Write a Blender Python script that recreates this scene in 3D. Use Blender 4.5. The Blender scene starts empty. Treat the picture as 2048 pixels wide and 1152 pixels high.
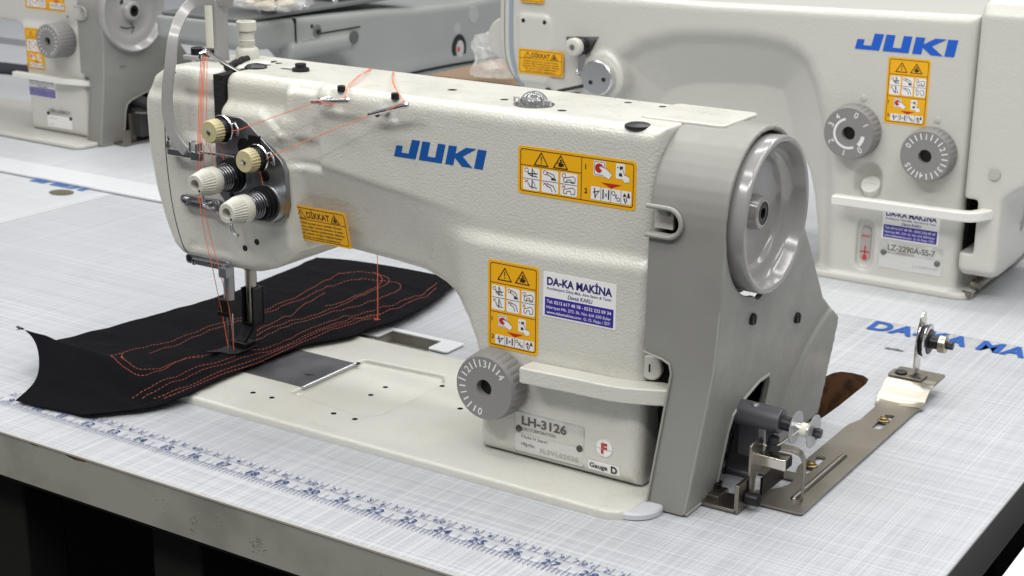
import bpy, bmesh, math, random
import numpy as np
from mathutils import Vector, Matrix, noise
from mathutils.bvhtree import BVHTree
random.seed(7); np.random.seed(7)
PI = math.pi
S = 0.001                                   # the script is written in millimetres
scn = bpy.context.scene
COL = scn.collection

# ------------------------------------------------------------------ camera, light, exposure
cam = bpy.data.objects.new('camera', bpy.data.cameras.new('camera')); COL.objects.link(cam)
cam.location = (1108.55*S, -704.92*S, 417.04*S)
cam.rotation_euler = tuple(math.radians(a) for a in (72.959, -0.571, 32.818))
cam.data.lens = 3147.19/2048*36; cam.data.sensor_width = 36
cam.data.clip_start = 0.01; cam.data.clip_end = 60
cam.data.dof.use_dof = True; cam.data.dof.focus_distance = 1.03; cam.data.dof.aperture_fstop = 20
scn.camera = cam

w = bpy.data.worlds.new('World'); scn.world = w; w.use_nodes = True
nt = w.node_tree; bg = nt.nodes['Background']
tc = nt.nodes.new('ShaderNodeTexCoord'); sx = nt.nodes.new('ShaderNodeSeparateXYZ')
rp = nt.nodes.new('ShaderNodeValToRGB')
rp.color_ramp.elements[0].position = 0.40; rp.color_ramp.elements[0].color = (0.22, 0.22, 0.21, 1)
rp.color_ramp.elements[1].position = 0.62; rp.color_ramp.elements[1].color = (0.80, 0.82, 0.86, 1)
mr = nt.nodes.new('ShaderNodeMapRange'); mr.inputs[1].default_value = -1; mr.inputs[2].default_value = 1
nt.links.new(tc.outputs['Generated'], sx.inputs[0]); nt.links.new(sx.outputs[2], mr.inputs[0])
nt.links.new(mr.outputs[0], rp.inputs[0]); nt.links.new(rp.outputs[0], bg.inputs[0])
bg.inputs[1].default_value = 0.36

def area(name, loc, target, sx_, sy_, power, col=(1, 0.995, 0.965)):
    l = bpy.data.lights.new(name, 'AREA'); l.shape = 'RECTANGLE'; l.size = sx_; l.size_y = sy_
    l.energy = power; l.color = col
    o = bpy.data.objects.new(name, l); COL.objects.link(o); o.location = loc
    d = Vector(target) - Vector(loc); o.rotation_euler = d.to_track_quat('-Z', 'Y').to_euler()
    return o
# rows of ceiling tubes; the front pair and far right one are added fill
for i, (x, y, p) in enumerate([(-0.3, 0.25, 8.5), (0.45, 0.75, 9.5), (1.25, 0.25, 9), (0.5, -0.55, 8.5), (1.3, -1.1, 16), (0.1, -1.35, 18), (0.3, 1.9, 10), (-1.3, 0.9, 9), (1.2, 1.5, 7.5), (2.2, 0.1, 9)]):
    area('ceiling_tube_and_fill', (x, y, 1.75), (x*.6+.24, y*.6+.06, 0.1), 1.25, 0.16, p)
scn.view_settings.view_transform = 'Standard'; scn.view_settings.look = 'None'
scn.view_settings.exposure = 0.0; scn.view_settings.gamma = 1.0

# ------------------------------------------------------------------ materials
def mat(name, col, rough=0.5, metal=0.0, bump=None, var=None, spec=0.5, coat=0.0, trans=0.0, alpha=1.0):
    m = bpy.data.materials.new(name); m.use_nodes = True
    n = m.node_tree.nodes; L = m.node_tree.links; b = n['Principled BSDF']
    c = (*col, 1.0)
    b.inputs['Base Color'].default_value = c; b.inputs['Roughness'].default_value = rough
    b.inputs['Metallic'].default_value = metal; b.inputs['Specular IOR Level'].default_value = spec
    b.inputs['Coat Weight'].default_value = coat; b.inputs['Coat Roughness'].default_value = 0.12
    b.inputs['Transmission Weight'].default_value = trans; b.inputs['Alpha'].default_value = alpha
    t = n.new('ShaderNodeTexCoord')
    if var:                                  # (scale, second colour, threshold low, high)
        nz = n.new('ShaderNodeTexNoise'); nz.inputs['Scale'].default_value = var[0]; nz.inputs['Detail'].default_value = 5
        L.new(t.outputs['Object'], nz.inputs['Vector'])
        r = n.new('ShaderNodeMapRange'); r.inputs[1].default_value = var[2]; r.inputs[2].default_value = var[3]
        L.new(nz.outputs['Fac'], r.inputs[0])
        mx = n.new('ShaderNodeMix'); mx.data_type = 'RGBA'
        mx.inputs[6].default_value = c; mx.inputs[7].default_value = (*var[1], 1)
        L.new(r.outputs[0], mx.inputs[0]); L.new(mx.outputs[2], b.inputs['Base Color'])
    if bump:                                 # (scale, strength, distance mm)
        nz = n.new('ShaderNodeTexNoise'); nz.inputs['Scale'].default_value = bump[0]; nz.inputs['Detail'].default_value = 2.0
        nz.inputs['Roughness'].default_value = 0.45
        L.new(t.outputs['Object'], nz.inputs['Vector'])
        bp = n.new('ShaderNodeBump'); bp.inputs['Strength'].default_value = bump[1]; bp.inputs['Distance'].default_value = bump[2]*S
        L.new(nz.outputs['Fac'], bp.inputs['Height']); L.new(bp.outputs[0], b.inputs['Normal'])
    return m

PAINT = mat('cream_paint', (0.575, 0.567, 0.513), 0.30, bump=(640, 0.95, 0.42), var=(14, (0.535, 0.525, 0.465), 0.5, 0.72), coat=0.25)
BEDPAINT = mat('cream_bed_paint', (0.575, 0.57, 0.525), 0.33, bump=(560, 0.8, 0.4), var=(11, (0.55, 0.535, 0.47), 0.5, 0.75), coat=0.2)
def stain(m, scale, col, lo, hi):
    n = m.node_tree.nodes; L = m.node_tree.links; b = n['Principled BSDF']; src = b.inputs['Base Color'].links[0].from_socket
    t = n.new('ShaderNodeTexCoord'); nz = n.new('ShaderNodeTexNoise'); nz.inputs['Scale'].default_value = scale; nz.inputs['Detail'].default_value = 8; nz.inputs['Roughness'].default_value = .7
    L.new(t.outputs['Object'], nz.inputs['Vector']); r = n.new('ShaderNodeMapRange'); r.inputs[1].default_value = lo; r.inputs[2].default_value = hi; L.new(nz.outputs['Fac'], r.inputs[0])
    mx = n.new('ShaderNodeMix'); mx.data_type = 'RGBA'; L.new(src, mx.inputs[6]); mx.inputs[7].default_value = (*col, 1); L.new(r.outputs[0], mx.inputs[0]); L.new(mx.outputs[2], b.inputs['Base Color'])
    rr = n.new('ShaderNodeMapRange'); rr.inputs[1].default_value = .35; rr.inputs[2].default_value = .7; rr.inputs[3].default_value = b.inputs['Roughness'].default_value-.05; rr.inputs[4].default_value = b.inputs['Roughness'].default_value+.16
    L.new(nz.outputs['Fac'], rr.inputs[0]); L.new(rr.outputs[0], b.inputs['Roughness'])
stain(PAINT, 32, (0.47, 0.44, 0.36), .60, .72); stain(BEDPAINT, 26, (0.47, 0.45, 0.37), .6, .76)
PAINT_FAR = mat('cream_paint_fine', (0.55, 0.54, 0.495), 0.32, bump=(420, 0.6, 0.5), coat=0.2)
GREYP = mat('grey_plastic', (0.245, 0.241, 0.222), 0.42, bump=(900, 0.2, 0.08), var=(20, (0.225, 0.221, 0.203), 0.45, 0.7))
stain(GREYP, 60, (0.30, 0.295, 0.275), .66, .74)
TRIM = mat('grey_trim', (0.30, 0.295, 0.265), 0.4)
WHEELP = mat('wheel_enamel', (0.27, 0.26, 0.255), 0.2, bump=(160, 0.3, 0.35), coat=0.35)
GREYENAM = mat('grey_enamel', (0.30, 0.295, 0.29), 0.26, bump=(220, 0.45, 0.35), coat=0.4)
GREYM = mat('grey_machine_paint', (0.31, 0.325, 0.315), 0.38, var=(6, (0.285, 0.298, 0.29), 0.4, 0.7))
DIALP = mat('dial_grey', (0.215, 0.21, 0.205), 0.45)
WHITEP = mat('white_plastic', (0.70, 0.69, 0.65), 0.32)
CREAMK = mat('cream_knob', (0.54, 0.53, 0.47), 0.42)
BEIGEK = mat('beige_knob', (0.47, 0.41, 0.235), 0.42)
BLACK = mat('black_plastic', (0.012, 0.012, 0.014), 0.4)
BLACKM = mat('black_oxide', (0.02, 0.02, 0.022), 0.35, 0.6)
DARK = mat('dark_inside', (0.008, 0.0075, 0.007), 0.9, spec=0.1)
CHROME = mat('chrome', (0.80, 0.80, 0.82), 0.2, 1.0)
STEEL = mat('dark_steel', (0.36, 0.365, 0.385), 0.34, 0.9, var=(60, (0.27, 0.275, 0.29), 0.4, 0.65))
NICKEL = mat('brushed_nickel', (0.34, 0.315, 0.275), 0.36, 1.0, var=(25, (0.26, 0.235, 0.20), 0.35, 0.7))
SHINY = mat('polished_steel', (0.66, 0.63, 0.56), 0.2, 1.0)
ALU = mat('aluminium', (0.72, 0.72, 0.72), 0.3, 1.0)
SLIDE = mat('slide_plate_steel', (0.25, 0.25, 0.265), 0.36, 0.85, var=(30, (0.14, 0.14, 0.15), 0.4, 0.7))
BRASS = mat('worn_brass', (0.30, 0.22, 0.10), 0.4, 1.0)
BLUE = mat('blue_print', (0.008, 0.085, 0.33), 0.34, bump=(330, 0.5, 0.4))
BLUE2 = mat('blue_print_flat', (0.012, 0.085, 0.36), 0.5)
INK = mat('ruler_ink', (0.016, 0.042, 0.165), 0.6)
YEL = mat('yellow_label', (0.80, 0.40, 0.006), 0.4)
BLK = mat('label_black', (0.02, 0.013, 0.008), 0.5)
WHT = mat('label_white', (0.78, 0.77, 0.76), 0.4)
RED = mat('label_red', (0.45, 0.02, 0.012), 0.45)
PUR = mat('label_violet', (0.035, 0.022, 0.27), 0.4)
NAVY = mat('label_navy', (0.015, 0.012, 0.14), 0.45)
SILV = mat('plate_silver', (0.50, 0.49, 0.45), 0.32, 0.35, var=(90, (0.62, 0.62, 0.60), 0.4, 0.65))
SILV2 = mat('plate_silver_bright', (0.66, 0.65, 0.63), 0.3, 0.4)
GTXT = mat('plate_text', (0.11, 0.10, 0.085), 0.5)
GTXT2 = mat('plate_text_faint', (0.34, 0.34, 0.33), 0.5)
WTXT = mat('dial_white_ink', (0.72, 0.71, 0.69), 0.5)
THREAD = mat('orange_thread', (0.90, 0.20, 0.09), 0.55)
THREADW = mat('white_thread', (0.75, 0.73, 0.62), 0.6)
STITCH = mat('salmon_stitch', (0.42, 0.09, 0.055), 0.6)
CARD = mat('cardboard', (0.22, 0.15, 0.09), 0.8, bump=(60, 0.2, 0.5))
WOODIN = mat('raw_wood_edge', (0.13, 0.062, 0.026), 0.7, var=(90, (0.05, 0.024, 0.011), 0.45, 0.6))
FLOORM = mat('floor_dark', (0.006, 0.0055, 0.0055), 0.9, spec=0.1)
LEGM = mat('frame_enamel', (0.016, 0.0175, 0.015), 0.6, spec=0.2)
FOAM = mat('black_foam', (0.01, 0.01, 0.011), 0.95, bump=(700, 1.0, 1.2))
GLASSM = mat('clear_plastic', (0.95, 0.96, 0.97), 0.06, trans=1.0)
BAGM = mat('thin_clear_film', (0.80, 0.79, 0.76), 0.14, alpha=0.26)
FILMW = mat('white_film', (0.66, 0.67, 0.69), 0.25)
PARTS = mat('beige_parts', (0.55, 0.47, 0.35), 0.5)
OILRED = mat('oil_red', (0.55, 0.03, 0.03), 0.4)
GAUGE = mat('gauge_glass', (0.36, 0.33, 0.31), 0.1, coat=1.0)

def fabric_mat():
    m = mat('black_cotton', (0.0036, 0.0035, 0.0052), 0.95, spec=0.07)
    n = m.node_tree.nodes; L = m.node_tree.links; b = n['Principled BSDF']
    t = n.new('ShaderNodeTexCoord'); v = n.new('ShaderNodeTexVoronoi'); v.inputs['Scale'].default_value = 1500
    L.new(t.outputs['Object'], v.inputs['Vector'])
    bp = n.new('ShaderNodeBump'); bp.inputs['Strength'].default_value = 0.6; bp.inputs['Distance'].default_value = 0.0003
    L.new(v.outputs['Distance'], bp.inputs['Height']); L.new(bp.outputs[0], b.inputs['Normal'])
    b.inputs['Sheen Weight'].default_value = 0.015
    return m
FABRIC = fabric_mat()

def table_mat(name, lo, hi, k=1.0):
    """laminate printed with a pale linen cross-hatch"""
    m = mat(name, lo, 0.36, spec=0.45)
    n = m.node_tree.nodes; L = m.node_tree.links; b = n['Principled BSDF']
    t = n.new('ShaderNodeTexCoord')
    outs = []
    for sc, det in (((1.6, 900, 1), 0), ((900, 1.6, 1), 0), ((5, 1800, 1), 0), ((1800, 5, 1), 0)):
        mp = n.new('ShaderNodeMapping'); mp.inputs['Scale'].default_value = tuple(v*k if v > 100 else v for v in sc)
        L.new(t.outputs['Object'], mp.inputs['Vector'])
        nz = n.new('ShaderNodeTexNoise'); nz.inputs['Scale'].default_value = 1.0; nz.inputs['Detail'].default_value = det
        L.new(mp.outputs[0], nz.inputs['Vector'])
        r = n.new('ShaderNodeMapRange'); r.inputs[1].default_value = 0.48; r.inputs[2].default_value = 0.8
        L.new(nz.outputs['Fac'], r.inputs[0]); outs.append(r.outputs[0])
    def add(a, c, op='ADD'):
        q = n.new('ShaderNodeMath'); q.operation = op; L.new(a, q.inputs[0])
        if isinstance(c, float): q.inputs[1].default_value = c
        else: L.new(c, q.inputs[1])
        return q.outputs[0]
    s = add(add(outs[0], outs[1]), add(add(outs[2], outs[3]), 0.9, 'MULTIPLY'))
    big = n.new('ShaderNodeTexNoise'); big.inputs['Scale'].default_value = 40; big.inputs['Detail'].default_value = 4
    L.new(t.outputs['Object'], big.inputs['Vector'])
    s = add(s, add(big.outputs['Fac'], 0.5, 'MULTIPLY'))
    r = n.new('ShaderNodeMapRange'); r.inputs[1].default_value = 0.2; r.inputs[2].default_value = 1.7
    L.new(s, r.inputs[0])
    mx = n.new('ShaderNodeMix'); mx.data_type = 'RGBA'; mx.inputs[6].default_value = (*lo, 1); mx.inputs[7].default_value = (*hi, 1)
    L.new(r.outputs[0], mx.inputs[0]); L.new(mx.outputs[2], b.inputs['Base Color'])
    bp = n.new('ShaderNodeBump'); bp.inputs['Strength'].default_value = 0.25; bp.inputs['Distance'].default_value = 0.0002
    L.new(s, bp.inputs['Height']); L.new(bp.outputs[0], b.inputs['Normal'])
    return m
TABLE = table_mat('linen_laminate', (0.345, 0.356, 0.382), (0.50, 0.51, 0.537))
TABLEFAR = table_mat('pale_laminate', (0.45, 0.46, 0.485), (0.57, 0.58, 0.60))
EDGE = mat('worn_edge_band', (0.32, 0.312, 0.27), 0.55, var=(18, (0.19, 0.185, 0.16), 0.5, 0.8))
EDGEDARK = mat('dark_edge_band', (0.13, 0.13, 0.13), 0.5)

# ------------------------------------------------------------------ mesh helpers
def link(o, parent=None):
    COL.objects.link(o)
    if parent is not None: o.parent = parent
    return o
def empty(name, org, label=None, cat=None, group=None, rot=0.0, scale=1.0):
    o = bpy.data.objects.new(name, None); o.empty_display_size = 0.02
    o.location = tuple(v*S for v in org); o.rotation_euler = (0, 0, rot); o.scale = (scale,)*3
    link(o); tag(o, label, cat, group); return o
def tag(o, label=None, cat=None, group=None, kind=None):
    if label: o['label'] = label
    if cat: o['category'] = cat
    if group: o['group'] = group
    if kind: o['kind'] = kind
    return o

def frame(axis):
    a = Vector(axis).normalized()
    up = Vector((0, 0, 1)) if abs(a.z) < 0.9 else Vector((0, 1, 0))
    u = up.cross(a).normalized(); v = a.cross(u)
    return a, u, v

_txt = {}
def text2d(s, size=1.0, bold=0.0, shear=0.0, sp=1.0, ax='LEFT'):
    key = (s, bold, shear, sp, ax)
    if key not in _txt:
        c = bpy.data.curves.new('t', 'FONT'); c.body = s; c.size = 1.0; c.offset = bold; c.shear = shear
        c.space_character = sp; c.align_x = ax; c.resolution_u = 4
        o = bpy.data.objects.new('t', c); COL.objects.link(o)
        dg = bpy.context.evaluated_depsgraph_get(); me = o.evaluated_get(dg).to_mesh()
        vs = [(v.co.x, v.co.y) for v in me.vertices]; fs = [tuple(p.vertices) for p in me.polygons]
        bpy.data.objects.remove(o); bpy.data.curves.remove(c)
        _txt[key] = (vs, fs)
    vs, fs = _txt[key]
    return [(x*size, y*size) for x, y in vs], fs

class MB:
    """collects shapes in millimetres and links them as one mesh object"""
    def __init__(s): s.v = []; s.f = []; s.m = []
    def add(s, vs, fs, mi=0):
        n = len(s.v); s.v += [tuple(v) for v in vs]
        s.f += [tuple(i+n for i in f) for f in fs]; s.m += [mi]*len(fs)
        return s
    def box(s, x0, x1, y0, y1, z0, z1, mi=0, M=None):
        vs = [(x, y, z) for z in (z0, z1) for y in (y0, y1) for x in (x0, x1)]
        if M is not None: vs = [tuple(M @ Vector(v)) for v in vs]
        return s.add(vs, [(0, 2, 3, 1), (4, 5, 7, 6), (0, 1, 5, 4), (2, 6, 7, 3), (0, 4, 6, 2), (1, 3, 7, 5)], mi)
    def lathe(s, o, axis, prof, n=32, mi=0, mod=None, cap=True):
        """prof: list of (distance along axis, radius); mod(angle, i) scales the radius"""
        a, u, v = frame(axis); o = Vector(o); vs = []; fs = []
        for i, (t, r) in enumerate(prof):
            for k in range(n):
                th = 2*PI*k/n; rr = r*(mod(k, i) if mod else 1)
                vs.append(o + a*t + (u*math.cos(th) + v*math.sin(th))*rr)
        for i in range(len(prof)-1):
            for k in range(n):
                k2 = (k+1) % n; fs.append((i*n+k, i*n+k2, (i+1)*n+k2, (i+1)*n+k))
        if cap:
            fs.append(tuple(range(n))[::-1]); fs.append(tuple((len(prof)-1)*n+k for k in range(n)))
        return s.add(vs, fs, mi)
    def cyl(s, p0, p1, r, n=20, mi=0, r1=None):
        p0 = Vector(p0); d = Vector(p1)-p0
        return s.lathe(p0, d, [(0, r), (d.length, r if r1 is None else r1)], n, mi)
    def tube(s, pts, r, n=8, mi=0, closed=False, flat=None):
        """flat=(rx, ry, up) gives a flat bar section"""
        P = [Vector(p) for p in pts]; vs = []; fs = []; N = len(P)
        prev = None
        for i, p in enumerate(P):
            if closed: d = P[(i+1) % N]-P[i-1]
            else: d = P[min(i+1, N-1)]-P[max(i-1, 0)]
            if d.length < 1e-9: d = Vector((0, 0, 1))
            d.normalize()
            if flat: up = Vector(flat[2])
            else: up = prev if prev is not None else (Vector((0, 0, 1)) if abs(d.z) < 0.8 else Vector((0, 1, 0)))
            u = d.cross(up)
            if u.length < 1e-6: u = d.orthogonal()
            u.normalize(); v = u.cross(d).normalized(); prev = v
            if flat:
                for (a, b) in ((-1, -1), (1, -1), (1, 1), (-1, 1)): vs.append(p+u*a*flat[0]+v*b*flat[1])
            else:
                for k in range(n):
                    th = 2*PI*k/n; vs.append(p+(u*math.cos(th)+v*math.sin(th))*r)
        q = 4 if flat else n
        for i in range(N if closed else N-1):
            j = (i+1) % N
            for k in range(q):
                k2 = (k+1) % q; fs.append((i*q+k, i*q+k2, j*q+k2, j*q+k))
        if not closed: fs.append(tuple(range(q))[::-1]); fs.append(tuple((N-1)*q+k for k in range(q)))
        return s.add(vs, fs, mi)
    def prism(s, poly, fn, d0, d1, mi=0):
        """poly: 2-D outline; fn(a, b, d) -> point"""
        n = len(poly)
        vs = [fn(a, b, d0) for a, b in poly]+[fn(a, b, d1) for a, b in poly]
        fs = [tuple(range(n))[::-1], tuple(range(n, 2*n))]+[(i, (i+1) % n, n+(i+1) % n, n+i) for i in range(n)]
        return s.add(vs, fs, mi)
    def sphere(s, c, r, n=16, m=10, mi=0, sc=(1, 1, 1), zmin=-1.0):
        prof = []
        vs = []; fs = []
        for i in range(m+1):
            ph = math.asin(zmin)+(PI/2-math.asin(zmin))*i/m
            for k in range(n):
                th = 2*PI*k/n
                vs.append((c[0]+r*sc[0]*math.cos(ph)*math.cos(th), c[1]+r*sc[1]*math.cos(ph)*math.sin(th), c[2]+r*sc[2]*math.sin(ph)))
        for i in range(m):
            for k in range(n):
                k2 = (k+1) % n; fs.append((i*n+k, i*n+k2, (i+1)*n+k2, (i+1)*n+k))
        fs.append(tuple(range(n))[::-1])
        return s.add(vs, fs, mi)
    def build(s, name, mats, parent=None, org=(0, 0, 0), bevel=0.0, ang=35, seg=2, fixn=True):
        me = bpy.data.meshes.new(name)
        me.from_pydata([((x-org[0])*S, (y-org[1])*S, (z-org[2])*S) for x, y, z in s.v], [], s.f)
        if not isinstance(mats, (list, tuple)): mats = [mats]
        for m in mats: me.materials.append(m)
        me.polygons.foreach_set('material_index', s.m)
        if fixn:
            bm = bmesh.new(); bm.from_mesh(me); bmesh.ops.recalc_face_normals(bm, faces=bm.faces); bm.to_mesh(me); bm.free()
        me.polygons.foreach_set('use_smooth', [True]*len(me.polygons))
        me.set_sharp_from_angle(angle=math.radians(ang))
        o = bpy.data.objects.new(name, me); link(o, parent)
        if bevel:
            b = o.modifiers.new('bevel', 'BEVEL'); b.width = bevel*S; b.segments = seg; b.limit_method = 'ANGLE'
            b.angle_limit = math.radians(ang); b.harden_normals = True; b.use_clamp_overlap = True
        return o

def build_each(mb, name, mats, parent=None, org=(0, 0, 0), **kw):
    """one object per connected piece"""
    p = list(range(len(mb.v)))
    def find(a):
        while p[a] != a: p[a] = p[p[a]]; a = p[a]
        return a
    for f in mb.f:
        for q in f[1:]: p[find(q)] = find(f[0])
    groups = {}
    for f, m in zip(mb.f, mb.m): groups.setdefault(find(f[0]), []).append((f, m))
    out = []
    for fl in groups.values():
        n = MB(); ids = {}
        for f, m in fl:
            for q in f:
                if q not in ids: ids[q] = len(n.v); n.v.append(mb.v[q])
            n.f.append(tuple(ids[q] for q in f)); n.m.append(m)
        out.append(n.build(name, mats, parent, org, **kw))
    return out

def rrect(x0, x1, y0, y1, r, n=5):
    out = []
    for cx, cy, a0 in ((x1-r, y1-r, 0), (x0+r, y1-r, 90), (x0+r, y0+r, 180), (x1-r, y0+r, 270)):
        for k in range(n+1):
            a = math.radians(a0+90*k/n); out.append((cx+r*math.cos(a), cy+r*math.sin(a)))
    return out
def circ(cx, cy, r, n=24, ry=None):
    return [(cx+r*math.cos(2*PI*k/n), cy+(ry or r)*math.sin(2*PI*k/n)) for k in range(n)]
def arcpts(cx, cy, r, a0, a1, n=10):
    return [(cx+r*math.cos(math.radians(a0+(a1-a0)*k/n)), cy+r*math.sin(math.radians(a0+(a1-a0)*k/n))) for k in range(n+1)]
def smooth_path(pts, k=6):
    """Catmull-Rom through points"""
    P = [Vector(p) for p in pts]; out = []
    for i in range(len(P)-1):
        a = P[max(i-1, 0)]; b = P[i]; c = P[i+1]; d = P[min(i+2, len(P)-1)]
        for j in range(k):
            t = j/k
            out.append(0.5*((2*b)+(c-a)*t+(2*a-5*b+4*c-d)*t*t+(3*b-a-3*c+d)*t**3))
    out.append(P[-1]); return out

# ------------------------------------------------------------------ solid castings: distance fields and surface nets
def sstep(a, b, x):
    t = np.clip((x-a)/(b-a), 0, 1); return t*t*(3-2*t)
def smin(a, b, k): h = np.clip(0.5+0.5*(b-a)/k, 0, 1); return b*(1-h)+a*h-k*h*(1-h)
def smax(a, b, k): return -smin(-a, -b, k)
def rmax(a, b, r):
    a = a+r; b = b+r
    return np.minimum(np.maximum(a, b), 0)+np.sqrt(np.maximum(a, 0)**2+np.maximum(b, 0)**2)-r
def sdpoly(X, Y, poly):
    P = np.array(poly, float); n = len(P)
    d = np.full(np.broadcast(X, Y).shape, 1e18); sgn = np.ones(d.shape)
    for i in range(n):
        a = P[i]; b = P[i-1]; e = b-a; wx = X-a[0]; wy = Y-a[1]
        t = np.clip((wx*e[0]+wy*e[1])/(e@e+1e-12), 0, 1)
        d = np.minimum(d, (wx-e[0]*t)**2+(wy-e[1]*t)**2)
        c1 = Y >= a[1]; c2 = Y < b[1]; c3 = e[0]*wy > e[1]*wx
        flip = (c1 & c2 & c3) | (~c1 & ~c2 & ~c3)
        sgn = np.where(flip, -sgn, sgn)
    return sgn*np.sqrt(d)
def sdbox(X, Y, Z, x0, x1, y0, y1, z0, z1, r=0.0):
    qx = np.abs(X-(x0+x1)/2)-(x1-x0)/2+r; qy = np.abs(Y-(y0+y1)/2)-(y1-y0)/2+r; qz = np.abs(Z-(z0+z1)/2)-(z1-z0)/2+r
    return np.sqrt(np.maximum(qx, 0)**2+np.maximum(qy, 0)**2+np.maximum(qz, 0)**2)+np.minimum(np.maximum(qx, np.maximum(qy, qz)), 0)-r
def grid(b, h):
    ax = [np.arange(b[2*i], b[2*i+1]+h, h, dtype=np.float32) for i in range(3)]
    return ax[0][:, None, None], ax[1][None, :, None], ax[2][None, None, :]
def nets(V, b, h):
    """surface nets: returns vertices (mm) and quads"""
    V = V.astype(np.float32); V = np.where(np.abs(V) < 1e-5, 1e-5, V)
    neg = V < 0
    c = [neg[i:V.shape[0]-1+i, j:V.shape[1]-1+j, k:V.shape[2]-1+k] for i in (0, 1) for j in (0, 1) for k in (0, 1)]
    cnt = sum(x.astype(np.int8) for x in c); act = (cnt > 0) & (cnt < 8)
    idx = np.full(act.shape, -1, np.int64); I = np.argwhere(act); idx[tuple(I.T)] = np.arange(len(I))
    pos = np.zeros((len(I), 3)); num = np.zeros(len(I))
    cs = [(i, j, k) for i in (0, 1) for j in (0, 1) for k in (0, 1)]
    val = {q: V[I[:, 0]+q[0], I[:, 1]+q[1], I[:, 2]+q[2]].astype(float) for q in cs}
    for q in cs:
        for a in range(3):
            if q[a] == 0:
                q2 = list(q); q2[a] = 1; v0 = val[q]; v1 = val[tuple(q2)]
                mk = (v0 < 0) != (v1 < 0); t = np.where(mk, v0/np.where(mk, v0-v1, 1), 0)
                pt = np.array(q, float)[None, :].repeat(len(I), 0); pt[:, a] = t
                pos += pt*mk[:, None]; num += mk
    P = (I+pos/num[:, None])*h+np.array([b[0], b[2], b[4]])
    F = []
    for a in range(3):
        b1, b2 = [(1, 2), (2, 0), (0, 1)][a]
        s0 = [slice(None)]*3; s1 = [slice(None)]*3; s0[a] = slice(0, -1); s1[a] = slice(1, None)
        ch = neg[tuple(s0)] != neg[tuple(s1)]; E = np.argwhere(ch)
        E = E[(E[:, b1] > 0) & (E[:, b2] > 0) & (E[:, b1] < act.shape[b1]) & (E[:, b2] < act.shape[b2])]
        ng = neg[tuple(E.T)]
        def g(d1, d2):
            Q = E.copy(); Q[:, b1] -= d1; Q[:, b2] -= d2; return idx[tuple(Q.T)]
        q = np.stack([g(1, 1), g(0, 1), g(0, 0), g(1, 0)], 1)
        q[~ng] = q[~ng][:, ::-1]
        F.append(q)
    return P, np.concatenate(F)
def solid(name, V, b, h, mats, parent, org, ang=180):
    P, F = nets(V, b, h)
    me = bpy.data.meshes.new(name)
    me.from_pydata(((P-np.array(org))*S).tolist(), [], F.tolist())
    for m in (mats if isinstance(mats, (list, tuple)) else [mats]): me.materials.append(m)
    me.polygons.foreach_set('use_smooth', [True]*len(me.polygons))
    if ang < 180: me.set_sharp_from_angle(angle=math.radians(ang))
    o = bpy.data.objects.new(name, me); link(o, parent)
    return o
def front_map(V, b, h):
    """y of the first surface met from the front, over the x-z grid"""
    neg = V < 0; j = np.argmax(neg, 1); hit = neg.any(1)
    jj = np.clip(j, 1, V.shape[1]-1)
    v1 = np.take_along_axis(V, jj[:, None, :], 1)[:, 0]; v0 = np.take_along_axis(V, jj[:, None, :]-1, 1)[:, 0]
    y = b[2]+(jj-1+v0/(v0-v1))*h
    y = np.where(hit, y, np.nan)
    def f(x, z):
        i = (x-b[0])/h; k = (z-b[4])/h
        i0 = int(min(max(i, 0), V.shape[0]-2)); k0 = int(min(max(k, 0), V.shape[2]-2)); fi = min(max(i-i0, 0), 1); fk = min(max(k-k0, 0), 1)
        q = (y[i0, k0]*(1-fi)+y[i0+1, k0]*fi)*(1-fk)+(y[i0, k0+1]*(1-fi)+y[i0+1, k0+1]*fi)*fk
        return float(q) if q == q else float(np.nanmin(y[i0:i0+2, k0:k0+2])) if np.isfinite(y[i0:i0+2, k0:k0+2]).any() else float(np.nanmedian(y))
    return f

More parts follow.
